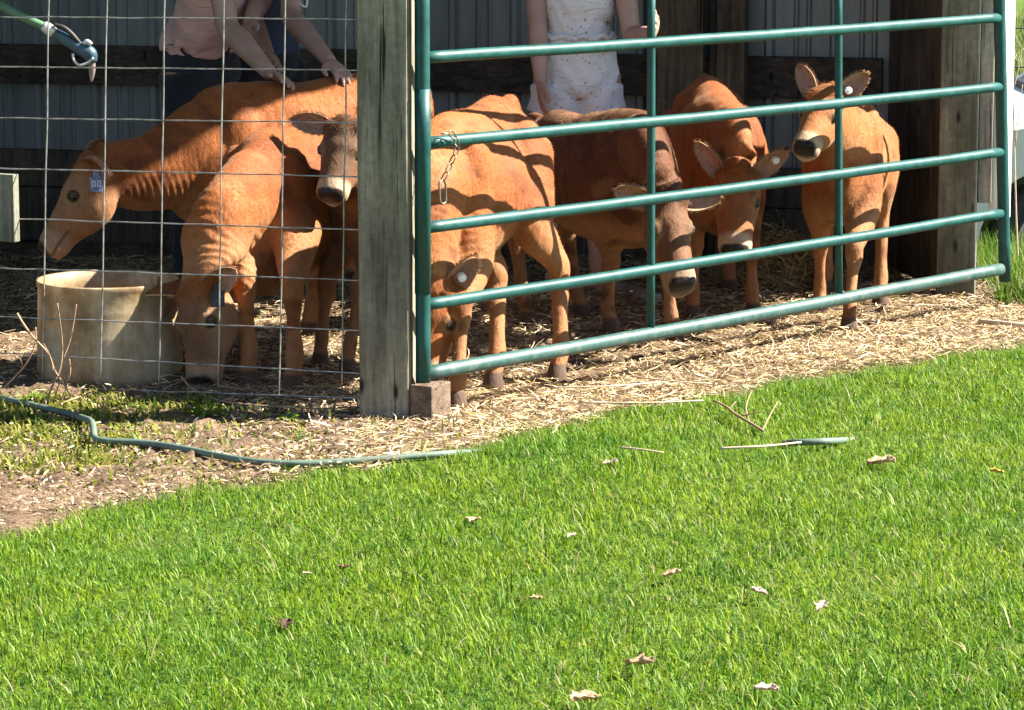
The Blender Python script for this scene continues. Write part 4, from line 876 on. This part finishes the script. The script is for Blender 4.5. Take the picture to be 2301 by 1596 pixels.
f = np.clip(.5 + .55 * vn(x, y, 3.3, 7.7) + .35 * vn(x, y, 11, 1.7) + RNG.normal(0, .30, N1), 0, 1)[:, None]
col = g1c * (1 - f) + g2c * f; dk = (RNG.random(N1) < .34 - .12 * vn(x, y, 7, 3.3))[:, None]; col = np.where(dk, g3c, col)
dprob = .045 + .30 * sstep(.15, -.05, L_) + .07 * (vn(x, y, 4.2, 12.0) > .45); dr = (RNG.random(N1) < dprob)[:, None]; col = np.where(dr, dry * RNG.uniform(.6, 1.2, (N1, 1)), col); lt_ = (RNG.random(N1) < .12)[:, None]; col = np.where(lt_ & ~dr, np.array([.26, .38, .09]), col); col = col * RNG.uniform(.7, 1.35, (N1, 1))
lean = np.where(dr[:, 0], lean + .7, lean)
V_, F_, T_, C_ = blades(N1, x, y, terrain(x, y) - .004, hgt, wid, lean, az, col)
lawn_o = link('lawn_grass', mesh_np('lawn_grass', V_, F_, T_, m_grass, False, C_)); tag(lawn_o, 'bright green mown lawn grass filling the foreground', 'grass', kind='stuff')
M = 6000; y = 5.35 + 6 * RNG.random(M) ** 1.1; x = RNG.uniform(-2.2, 2.7, M); k_ = (lawn(x, y) > -.05) & (RNG.random(M) < .35 + .65 * (vn(x, y, 4.2, 12.0) > .1)); x = x[k_]; y = y[k_]; N1 = len(x); az = RNG.uniform(0, 6.28, N1)
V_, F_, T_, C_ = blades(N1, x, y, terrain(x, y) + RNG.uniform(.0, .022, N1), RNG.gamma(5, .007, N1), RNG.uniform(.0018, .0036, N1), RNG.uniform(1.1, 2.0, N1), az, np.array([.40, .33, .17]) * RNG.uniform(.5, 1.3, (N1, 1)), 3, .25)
th_o = link('lawn_thatch', mesh_np('lawn_thatch', V_, F_, T_, m_grass, False, C_)); tag(th_o, 'dry pale clippings and thatch lying among the lawn blades', 'thatch', kind='stuff')
# ---- longer grass outside the right end of the gate and beyond the shed
M = 26000; y = RNG.uniform(10.9, 13.6, M); x = RNG.uniform(1.83, 3.4, M)
k_ = (x > 1.86 + .04 * np.sin(9 * y)) & (lawn(x, y) < .1) & ((y > 11.55 + .05 * np.sin(14 * x)) | (x > 2.4)); x = x[k_]; y = y[k_]; N1 = len(x)
hgt = np.minimum(RNG.gamma(8, .014, N1), .19); col = (np.array([.07, .16, .01]) * (1 - .5) + np.array([.11, .20, .018]) * .5) * RNG.uniform(.6, 1.3, (N1, 1)); dr = (RNG.random(N1) < .15)[:, None]; col = np.where(dr, dry, col)
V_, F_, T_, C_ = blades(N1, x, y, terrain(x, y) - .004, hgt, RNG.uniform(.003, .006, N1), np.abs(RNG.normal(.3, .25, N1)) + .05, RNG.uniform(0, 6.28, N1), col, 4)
tg = link('tall_grass', mesh_np('tall_grass', V_, F_, T_, m_grass, False, C_)); tag(tg, 'taller unmown green grass beside the right gate post', 'grass', kind='stuff')
# ---- distant pasture grass tufts
M = 30000; y = 16.5 + 24 * RNG.random(M) ** 1.6; x = .145 * y + RNG.uniform(-.5, 3.0, M) * y / 14; hgt = RNG.gamma(6, .018, M) * np.sqrt(y / 14)
col = np.array([.085, .13, .025]) * RNG.uniform(.6, 1.5, (M, 1)); dr = (RNG.random(M) < .3)[:, None]; col = np.where(dr, dry * .9, col)
V_, F_, T_, C_ = blades(M, x, y, terrain(x, y), hgt, RNG.uniform(.008, .02, M), np.abs(RNG.normal(.4, .3, M)), RNG.uniform(0, 6.28, M), col, 2)
pg = link('pasture_grass', mesh_np('pasture_grass', V_, F_, T_, m_grass, False, C_)); tag(pg, 'sunlit yellow green pasture grass far behind the shed', 'grass', kind='stuff')
# ---- moss and small weeds on the dirt at the left
M = 100000; x = RNG.uniform(-2.2, .1, M); y = RNG.uniform(8.2, 10.0, M); fd = (np.stack([x, y], 1) - GATE_A[:2]) @ FN[:2]
bl1 = np.exp(-((x + 1.45) / .42) ** 2 - ((y - 9.28) / .16) ** 2) + .7 * np.exp(-((x + 1.35) / .35) ** 2 - ((y - 8.93) / .14) ** 2) + .55 * np.exp(-((x + 1.05) / .5) ** 2 - ((y - 9.45) / .07) ** 2) + .5 * np.exp(-((x + 1.3) / .25) ** 2 - ((y - 8.55) / .10) ** 2) + .06
k_ = (RNG.random(M) < bl1 * (.7 + .6 * vn(x, y, 14, 3))) & (fd > .02) & (lawn(x, y) < .05); x = x[k_]; y = y[k_]; N1 = len(x)
col = (np.array([.26, .27, .04])) * RNG.uniform(.6, 1.35, (N1, 1)); dr = (RNG.random(N1) < .22)[:, None]; col = np.where(dr, np.array([.07, .13, .02]), col)
V_, F_, T_, C_ = blades(N1, x, y, terrain(x, y), RNG.gamma(5, .0050, N1), RNG.uniform(.004, .010, N1), np.abs(RNG.normal(.9, .4, N1)), RNG.uniform(0, 6.28, N1), col, 2)
ms = link('ground_weeds', mesh_np('ground_weeds', V_, F_, T_, m_grass, False, C_)); tag(ms, 'low yellow green weeds and moss growing on the dirt before the fence', 'weeds', kind='stuff')
# ---- straw and hay
def strips(N, x, y, z, ln, wd, az, tilt, bend, col, seg=4):
    d = np.stack([np.cos(az) * np.cos(tilt), np.sin(az) * np.cos(tilt), np.sin(tilt)], 1); s_ = np.stack([-np.sin(az), np.cos(az), np.zeros(N)], 1); u = np.cross(d, s_)
    roll = RNG.uniform(-.9, .9, N)[:, None]; sv = s_ * np.cos(roll) + u * np.sin(roll); Vs = []; Cs = []; c0 = np.stack([x, y, z], 1)
    for i in range(seg + 1):
        t_ = i / seg - .5; ctr = c0 + d * (ln * t_)[:, None] + s_ * (bend * ln * (.25 - t_ * t_) * 2)[:, None] - np.array([0, 0, 1]) * (np.abs(bend) * .4 * ln * t_ * t_)[:, None]
        w_ = (wd * (1 - .5 * abs(t_ * 2) ** 3))[:, None] / 2; Vs += [ctr - sv * w_, ctr + sv * w_]; Cs += [col, col]
    V = np.stack(Vs, 1).reshape(-1, 3); C = np.stack(Cs, 1).reshape(-1, 3); k = 2 * (seg + 1); b0 = (np.arange(N) * k)[:, None]
    F = np.stack([np.concatenate([b0 + 2 * i, b0 + 2 * i + 1, b0 + 2 * i + 3, b0 + 2 * i + 2], 1) for i in range(seg)], 1)
    return V, F.reshape(-1), np.full(N * seg, 4), C
M = 320000; x = RNG.uniform(-2.4, 2.6, M); y = RNG.uniform(7.6, 13.0, M); L_ = lawn(x, y)
rel = np.stack([x, y], 1) - GATE_A[:2]; gd = rel @ GN[:2]; fd = rel @ FN[:2]
front = (gd > -.25) & (x > -.45); pen = ~front & (fd < 0)
dn = np.where(front, 1.0, np.where(pen, .42 + .25 * (vn(x, y, 4, 9) > .1), .0)); dn = np.where(~front & ~pen, .10 + .30 * np.exp(-((x + .35) / .45) ** 2), dn)
dn *= sstep(.12, -.04, L_); dn *= np.where((y > wall_y(x) - .05) | ((x > 1.9) & (y > 11.7)), 0, 1) * np.clip(.75 + .5 * vn(x, y, 6, 6), .15, 1)
k_ = RNG.random(M) < dn; x = x[k_]; y = y[k_]; N1 = len(x); pn = pen[k_]; lft = (~front & ~pen)[k_]
mound = .30 * np.exp(-((x - P(1745, 620, 12.2)[0]) / .16) ** 2 - ((y - 12.25) / .16) ** 2)
ln = RNG.gamma(2.2, .018, N1) + .008; ln = np.where(lft, ln * .55, ln); wd = RNG.uniform(.0016, .0046, N1); wd = np.where(lft, wd * 1.5, wd)
col = np.array([.58, .45, .27]) * RNG.uniform(.35, 1.4, (N1, 1)); br = (RNG.random(N1) < .28)[:, None]; col = np.where(br, np.array([.22, .13, .065]) * RNG.uniform(.5, 1.3, (N1, 1)), col)
yl = (RNG.random(N1) < .12)[:, None]; col = np.where(yl, np.array([.40, .30, .11]), col); col = np.where(lft[:, None] & (RNG.random(N1) < .6)[:, None], np.array([.38, .27, .19]) * RNG.uniform(.5, 1.5, (N1, 1)), col)
V_, F_, T_, C_ = strips(N1, x, y, terrain(x, y) + np.abs(RNG.normal(.007, .008, N1)) + mound * RNG.random(N1) ** .4, ln, wd, RNG.uniform(0, 6.28, N1), RNG.normal(0, .28, N1), RNG.normal(0, .5, N1), col)
so = link('straw_litter', mesh_np('straw_litter', V_, F_, T_, m_straw, False, C_)); tag(so, 'loose straw and hay trodden over the dirt along the gate and in the pen', 'straw', kind='stuff')
# a straw heap against the back wall
M = 2600; a_ = RNG.uniform(0, 6.28, M); r_ = np.sqrt(RNG.random(M)) * .26; c0 = P(1748, 620, 12.15); x = c0[0] + r_ * np.cos(a_); y = c0[1] + r_ * np.sin(a_) * .7; z = (.20 * (1 - (r_ / .26) ** 2)) * RNG.random(M) ** .35 + .015
V_, F_, T_, C_ = strips(M, x, y, z, RNG.gamma(4, .016, M) + .02, RNG.uniform(.003, .006, M), RNG.uniform(0, 6.28, M), RNG.normal(0, .5, M), RNG.normal(0, .5, M), np.array([.42, .31, .15]) * RNG.uniform(.5, 1.3, (M, 1)))
hp_ = link('straw_heap', mesh_np('straw_heap', V_, F_, T_, m_straw, False, C_)); tag(hp_, 'small loose heap of hay by the back wall between two calves', 'hay heap', kind='stuff')
# stubby chips of bark on the left dirt
M = 16000; x = RNG.uniform(-2.2, .2, M); y = RNG.uniform(7.9, 9.7, M); rel = np.stack([x, y], 1) - GATE_A[:2]; k_ = (lawn(x, y) < .06) & (rel @ FN[:2] > .0) & (RNG.random(M) < .5 + .5 * vn(x, y, 5, 2)); x = x[k_]; y = y[k_]; N1 = len(x)
V_, F_, T_, C_ = strips(N1, x, y, terrain(x, y) + np.abs(RNG.normal(.010, .006, N1)), RNG.uniform(.005, .017, N1), RNG.uniform(.002, .006, N1), RNG.uniform(0, 6.28, N1), RNG.normal(0, .25, N1), RNG.normal(0, .2, N1), np.array([.35, .25, .17]) * RNG.uniform(.3, 1.5, (N1, 1)), 2)
ck = link('bark_chips', mesh_np('bark_chips', V_, F_, T_, m_straw, False, C_)); tag(ck, 'small brown and pale bark chips scattered on the dirt left of the lawn', 'bark chips', kind='stuff')

# ------------------------------------------------------------------ twigs, sticks, leaves, weeds
m_twig = noisy('tan_twig_bark', (0.20, 0.12, 0.065), (0.38, 0.25, 0.15), 40, 0.8, bumpd=0.001); m_stick = noisy('pale_dry_stick', (0.38, 0.28, 0.19), (0.55, 0.43, 0.32), 40, 0.8, bumpd=0.001)
tw = MB(); YT = 9.42
def br(pts, r0, r1, yo=0.0): tw.loft([P(u, v, YT + yo + dy) for u, v, dy in pts], np.linspace(r0, r1, len(pts)), n=7, res=4)
br([(-60, 940, -.05), (0, 932, -.03), (60, 922, 0), (120, 906, .0), (160, 888, .03), (180, 874, .04)], .0055, .003)
br([(100, 916, 0), (116, 872, .01), (134, 832, .02), (140, 790, .03), (137, 740, .02), (129, 682, .0)], .0042, .0018)
br([(38, 704, .02), (52, 728, .02), (76, 760, .01), (108, 795, 0), (122, 832, 0), (146, 868, .02), (160, 892, .03)], .0042, .0030)
br([(142, 806, .03), (156, 770, .04), (164, 735, .05), (172, 684, .06)], .0026, .0014); br([(120, 838, 0), (112, 800, -.02), (98, 772, -.03)], .0024, .0012)
br([(134, 850, .02), (156, 824, 0), (176, 812, -.01), (190, 810, -.02)], .0026, .0015); br([(146, 868, .02), (158, 838, .03), (156, 806, .04)], .0026, .0014)
br([(-40, 990, -.2), (30, 968, -.15), (80, 940, -.06), (120, 906, 0)], .004, .003); br([(120, 906, 0), (130, 870, -.01), (140, 852, -.02), (134, 836, -.02)], .0026, .0014)
br([(135, 900, 0), (146, 880, 0), (150, 862, 0), (144, 850, 0)], .0026, .0014); br([(0, 880, .2), (30, 850, .2), (60, 815, .2), (78, 775, .2), (80, 735, .2)], .0030, .0020); br([(52, 828, .2), (46, 808, .2), (40, 796, .2)], .0020, .0012)
br([(178, 892, .0), (150, 902, -.05), (100, 925, -.06), (60, 930, -.1), (30, 924, -.1), (-30, 926, -.1)], .0030, .0022)
o = tw.build('dead_branch', m_twig, smooth=True); tag(o, 'bare tan dead branch with upright twigs in front of the wire fence', 'branch')
tw = MB()
def gb(pts, r0, r1, mb=None): (mb or tw).loft([G(u, v, z) for u, v, z in pts], np.linspace(r0, r1, len(pts)), n=7, res=4)
gb([(408, 846, .05), (430, 872, .03), (470, 892, .02), (520, 905, .02), (620, 914, .015), (720, 918, .012), (790, 915, .012)], .0034, .0020); gb([(632, 914, .015), (640, 900, .03), (638, 888, .05)], .0016, .001); gb([(748, 917, .012), (756, 902, .03), (760, 888, .05)], .0016, .001)
o = tw.build('thin_stem', m_twig, smooth=True); tag(o, 'long thin grey brown stem lying along the bottom of the wire fence', 'stem')
tw = MB(); gb([(1604, 900, .03), (1632, 914, .035), (1652, 930, .035), (1682, 948, .035), (1714, 968, .03)], .0035, .0045); gb([(1684, 948, .035), (1676, 918, .05), (1684, 890, .07), (1690, 880, .08)], .003, .0016); gb([(1662, 936, .035), (1690, 930, .05), (1716, 924, .06)], .0025, .0014); gb([(1714, 966, .03), (1732, 930, .05), (1748, 902, .07)], .0028, .0014); gb([(1640, 918, .035), (1654, 902, .05)], .002, .001)
o = tw.build('forked_twig', m_twig, smooth=True); tag(o, 'forked brown twig lying on the lawn near the straw edge', 'twig')
tw = MB(); gb([(1618, 1008, .045), (1680, 1005, .05), (1740, 1001, .05), (1800, 994, .05)], .0038, .003); o = tw.build('straight_stick', m_stick, smooth=True); tag(o, 'thin straight pale stick in the grass by the end of the hose', 'stick')
tw = MB(); gb([(1395, 1006, .04), (1440, 1010, .045), (1490, 1017, .04)], .003, .002); o = tw.build('short_stick', m_stick, smooth=True); tag(o, 'short pale stick in the middle of the lawn beside a crumpled leaf', 'stick')
tw = MB(); gb([(2200, 722, .02), (2260, 727, .025), (2330, 733, .02)], .009, .008); o = tw.build('bleached_stick', m_stick, smooth=True); tag(o, 'thick bleached stick on the straw at the right edge beyond the gate', 'stick')
for (a_, b_, r_), lab in zip((((1235, 872, .03), (1500, 858, .03), .0032), ((1420, 846, .03), (1600, 862, .03), .0028), ((1300, 905, .03), (1580, 900, .03), .0030)), ('pale dry reed stalk lying on the straw below the middle of the gate', 'thin dry reed stalk crossing the straw at an angle further right', 'long dry reed stalk along the border of straw and lawn')):
    tw = MB(); gb([a_, tuple((np.array(a_) + np.array(b_)) / 2 + np.array([0, 3, .008])), b_], r_, r_ * .7); o = tw.build('reed_stalk', m_stick, smooth=True); tag(o, lab, 'reed stalk', 'dry reed stalks on the straw')
# grey plank on the pen floor
pa, pb = G(1352, 634, .02), G(1462, 672, .02); d_ = nrm(pb - pa); o = MB().box((pa + pb) / 2, (np.linalg.norm(pb - pa), .09, .035), (d_, np.cross(UP, d_), UP)).build('floor_plank', wood_pale, bevel=.003); tag(o, 'grey wooden plank lying on the pen floor under the dark calf', 'plank')
# dead leaves: curled lobed blades, each its own
m_leaf = attr_mat('dry_leaf', 0.7, 0.25, 0.2)
def leaf(u, v, size_, rz, col, label, lift=.022, curl=.30):
    size = size_ * .85; rng = random.Random(int(u * 7 + v)); nu_, nv_ = 12, 7; Vl = []; c0 = G(u, v, lift); Cl = []
    ca, sa = math.cos(rz), math.sin(rz); tl = rng.uniform(-.3, .3)
    for i in range(nu_):
        t_ = i / (nu_ - 1); w_ = size * .36 * math.sin(math.pi * min(1, t_ * .95 + .03)) ** .8 * (1 + .38 * math.sin(t_ * 17 + 1)) 
        for j in range(nv_):
            q_ = j / (nv_ - 1) * 2 - 1; lx = (t_ - .5) * size; ly = q_ * w_; lz = curl * size * (.55 * abs(q_) ** 1.5 - .5 * (t_ - .5) ** 2 + .12 * math.sin(11 * t_ + 5 * q_ + u) + .10 * math.sin(7 * q_ - 13 * t_)) + lx * tl
            Vl.append(c0 + V3(lx * ca - ly * sa, lx * sa + ly * ca, lz)); cc = np.array(col) * (1.0 - .25 * (abs(q_) < .1)) * rng.uniform(.85, 1.1); Cl.append(cc)
    Vl = np.array(Vl); F = []
    for i in range(nu_ - 1):
        for j in range(nv_ - 1): a = i * nv_ + j; F += [a, a + 1, a + nv_ + 1, a + nv_]
    o = link('dead_leaf', mesh_np('dead_leaf', Vl - c0, np.array(F), np.full(len(F) // 4, 4), m_leaf, True, np.array(Cl)), loc=tuple(c0))
    md = o.modifiers.new('thickness', 'SOLIDIFY'); md.thickness = .0008
    tag(o, label, 'leaf', 'dead leaves on the lawn')
tan, pnk, brn, yel = (.42, .29, .18), (.48, .36, .29), (.10, .055, .035), (.42, .27, .05)
for a_ in ((1370, 1042, .055, .3, pnk, 'small crumpled pinkish leaf in the grass right of the short stick'), (1980, 1040, .095, .1, tan, 'broad arched tan leaf, the largest on the right of the lawn'),
    (2240, 1060, .045, .15, yel, 'narrow yellow orange leaf near the right edge of the lawn'), (1064, 1170, .055, 1.2, tan, 'tan leaf standing in the grass below the corner post'), (642, 1405, .05, 1.3, brn, 'dark brown curled leaf deep in the foreground grass at left'),
    (770, 1276, .045, 1.6, brn, 'upright thin dark brown leaf left of centre in the lawn'), (1437, 1490, .075, -.5, tan, 'long pale tan leaf lying flat low in the foreground'), (1313, 1572, .085, .8, tan, 'large broken tan leaf at the bottom edge of the lawn'),
    (1510, 1290, .05, .25, tan, 'pale leaf with a stalk in the middle of the right lawn'), (1706, 1330, .045, -.4, pnk, 'small grey pink leaf in the right foreground grass'), (1846, 1364, .045, 1.0, pnk, 'narrow upright pale leaf right of the grey pink one'),
    (1722, 1550, .060, .1, pnk, 'pale torn leaf near the bottom right of the lawn'), (690, 1290, .03, .9, pnk, 'tiny pale leaf scrap left of the upright brown leaf'), (1205, 1345, .035, .3, tan, 'tiny tan leaf scrap near the middle of the foreground lawn'), (1285, 1205, .035, .8, pnk, 'tiny pinkish leaf scrap above the centre of the lawn')): leaf(*a_)
# bright green weed by the fence
m_weed = attr_mat('weed_leaf', 0.45, 0.4, 0.3)
def weed(u, v, rad, hgt, n, label, seed):
    rng = random.Random(seed); mbv = []; mbf = []; mbc = []; c0 = G(u, v)
    for i in range(n):
        a_ = rng.uniform(0, 6.28); r_ = rad * math.sqrt(rng.random()); p = c0 + V3(r_ * math.cos(a_), r_ * math.sin(a_) * .6, hgt * rng.uniform(.25, 1) * (1 - .5 * r_ / rad)); s_ = rng.uniform(.007, .014); d = nrm(V3(math.cos(a_), math.sin(a_), rng.uniform(-.2, .5))); w_ = nrm(np.cross(d, V3(rng.uniform(-.3, .3), rng.uniform(-.5, .1), 1)))
        b_ = len(mbv); mbv += [p, p + d * s_ * .5 + w_ * s_ * .5, p + d * s_ * 1.3, p + d * s_ * .5 - w_ * s_ * .5]; mbf += [b_, b_ + 1, b_ + 2, b_ + 3]; mbc += [np.array([.12, .25, .012]) * rng.uniform(.7, 1.3)] * 4
        if i % 5 == 0:
            b_ = len(mbv); q_ = c0 + V3((p - c0)[0] * .3, (p - c0)[1] * .3, 0); mbv += [q_ - V3(.001, 0, 0), q_ + V3(.001, 0, 0), p + V3(.001, 0, 0), p - V3(.001, 0, 0)]; mbf += [b_, b_ + 1, b_ + 2, b_ + 3]; mbc += [np.array([.12, .2, .03])] * 4
    o = link('weed_plant', mesh_np('weed_plant', np.array(mbv) - c0, np.array(mbf), np.full(len(mbf) // 4, 4), m_weed, False, np.array(mbc)), loc=tuple(c0)); tag(o, label, 'weed')
weed(466, 938, .05, .055, 150, 'small bright green leafy weed in the shade line below the fence', 3)
weed(650, 950, .03, .03, 40, 'tiny green weed left of the corner post at the dirt', 4)
weed(95, 905, .06, .035, 90, 'low yellow green weed clump under the dead branch', 5)

# ------------------------------------------------------------------ beyond the right end: white vehicle, field fence, dry stalk
m_carw, t, b = mat_new('white_car_paint'); n = N_(t, 'ShaderNodeTexNoise', Scale=3, Detail=5); t.links.new(coords(t), n.inputs[0]); r = ramp(t, n.outputs[0], [(0.3, (0.62, 0.62, 0.62)), (0.7, (0.76, 0.76, 0.75))]); t.links.new(r.outputs[0], b.inputs['Base Color']); b.inputs['Roughness'].default_value = 0.25; b.inputs['Coat Weight'].default_value = 0.6
m_glass, t, b = mat_new('car_glass'); b.inputs['Base Color'].default_value = (0.10, 0.16, 0.20, 1); b.inputs['Roughness'].default_value = 0.05; b.inputs['Metallic'].default_value = 0.3
m_blk = noisy('black_plastic', (0.012, 0.012, 0.013), (0.03, 0.03, 0.03), 20, 0.6, bumpd=0); m_rim = noisy('alloy_rim', (0.35, 0.35, 0.36), (0.5, 0.5, 0.5), 10, 0.3, metal=.8, bumpd=0); m_lamp = noisy('lamp_glass', (0.55, 0.55, 0.55), (0.75, 0.75, 0.75), 10, 0.1, bumpd=0)
CX, CYn, CZ = 1.72, 13.75, -.36; car = empty('parked_car', (CX + 1.6, CYn + .85, CZ), 'white parked car mostly hidden behind the right gate post', 'car'); cor = V3(CX + 1.6, CYn + .85, CZ)
def car_section(x_):
    zb = np.interp(x_, [0, .1, .5, 1.1, 3.4, 4.1, 4.25], [.72, .82, .90, .96, 1.0, .95, .8]); return zb
prof = [(0, .35), (-.04, .55), (.02, .74), (.22, .84), (.75, .93), (.95, .96), (4.0, 1.0), (4.25, .9), (4.3, .5), (4.2, .3)]
def arch(cx, r=.37): return [(cx + r * math.cos(a_), .31 + r * math.sin(a_)) for a_ in np.linspace(0, math.pi, 14)]
low = [(4.2, .26)] + [(px_, max(.24, pz_)) for px_, pz_ in arch(3.42)] + [(px_, max(.24, pz_)) for px_, pz_ in arch(.72)] + [(.2, .26)]
poly = prof + low; bd = MB(); npz = len(poly)
Vc = []
for yy, ins in ((0.0, .05), (.05, 0.0), (1.65, 0.0), (1.70, .05)):
    for px_, pz_ in poly: Vc.append(V3(CX + px_, CYn + yy, CZ + pz_ - (ins if pz_ > .8 else 0)))
Fc = [tuple(range(npz))[::-1], tuple(range(3 * npz, 4 * npz))]
for q_ in range(3):
    for j in range(npz): Fc.append((q_ * npz + j, q_ * npz + (j + 1) % npz, (q_ + 1) * npz + (j + 1) % npz, (q_ + 1) * npz + j))
bd.add(Vc, Fc).build('car_body', m_carw, car, origin=cor)
cabp = [(.78, .93), (1.45, 1.42), (1.9, 1.52), (3.2, 1.52), (3.8, 1.40), (4.15, .98)]
def cab(inset, y0_, y1_, shrink=0.0):
    mb_ = MB(); Vv = []
    for yy, sl in ((y0_, 1), (y1_, -1)):
        for px_, pz_ in cabp: Vv.append(V3(CX + px_, CYn + yy + sl * (pz_ - .95) * .22, CZ + pz_))
    n_ = len(cabp); return mb_.add(Vv, [tuple(range(n_))[::-1], tuple(range(n_, 2 * n_))] + [(j, (j + 1) % n_, n_ + (j + 1) % n_, n_ + j) for j in range(n_)])
cab(0, .08, 1.62).build('cabin_glass', m_glass, car, origin=cor)
rf = MB(); rf.box(V3(CX + 2.5, CYn + .85, CZ + 1.535), (1.5, 1.28, .05)); rf.build('car_roof', m_carw, car, origin=cor, bevel=.02)
for a_, b_ in ((0, 1), (3, 5)):
    for sl, yy in ((1, .08), (-1, 1.62)):
        pm = MB(); p0 = V3(CX + cabp[a_][0], CYn + yy + sl * (cabp[a_][1] - .95) * .22, CZ + cabp[a_][1]); p1 = V3(CX + cabp[b_][0], CYn + yy + sl * (cabp[b_][1] - .95) * .22, CZ + cabp[b_][1]); pm.tube([p0, (p0 + p1) / 2, p1], .035, n=8)
        pm.build('roof_pillar', m_carw, car, smooth=True, origin=cor)
wp = MB().box(V3(CX + .80, CYn + .85, CZ + .945), (.12, 1.5, .03)); wp.build('wiper_cowl', m_blk, car, origin=cor, bevel=.008)
for cx_ in (.72, 3.42):
    for yy in (.02, 1.50):
        cpt = V3(CX + cx_, CYn + yy, CZ + .31); wmb = MB(); ring = [cpt + V3(0, q_, 0) for q_ in (0, .02, .16, .18)]; wmb.loft(ring, np.array([.27, .31, .31, .27]), up=UP, n=32, res=1); wl = wmb.build('wheel', m_blk, car, smooth=True, origin=cor)
        MB().loft([cpt + V3(0, -.008, 0), cpt + V3(0, .0, 0)], np.array([.19, .20]), up=UP, n=24, res=1).build('rim', m_rim, wl, smooth=False, origin=cor)
for yy in (.12, 1.4): MB().box(V3(CX + .03, CYn + yy + .09, CZ + .70), (.12, .22, .11)).build('headlight', m_lamp, car, origin=cor, bevel=.02)
# field fence
ff_ = empty('field_fence', (4.0, 20, -.35), 'dark wire field fence in the pasture far behind the white car', 'fence'); fo_ = V3(4.0, 20, -.35)
for z_ in (.15, .32, .5, .7, .95): MB().tube([V3(x_, 20 + .2 * (x_ - 3), -.35 + z_ + .01 * math.sin(x_ * 3)) for x_ in np.linspace(2.6, 7, 20)], .006, n=6).build('fence_strand', m_blk, ff_, smooth=True, origin=fo_)
for x_ in (3.0, 3.55, 4.6, 5.8): MB().tube([V3(x_, 20 + .2 * (x_ - 3), -.40), V3(x_ + .02, 20 + .2 * (x_ - 3), .70)], .02, n=8).build('fence_stake', m_blk, ff_, smooth=True, origin=fo_)
st_ = MB(); Ys = 12.6
for pts_, r_ in (([(2290, 640), (2284, 500), (2280, 350), (2276, 200), (2270, 70)], .004), ([(2281, 330), (2290, 250), (2298, 190)], .0025), ([(2277, 200), (2290, 150), (2296, 110)], .0025), ([(2279, 280), (2268, 210)], .002)):
    st_.loft([P(u, v, Ys) for u, v in pts_], np.linspace(r_, r_ * .5, len(pts_)), n=6, res=3)
o = st_.build('dry_weed_stalk', m_stick, smooth=True); tag(o, 'tall dry pale weed stalk just outside the white corner trim', 'weed stalk')
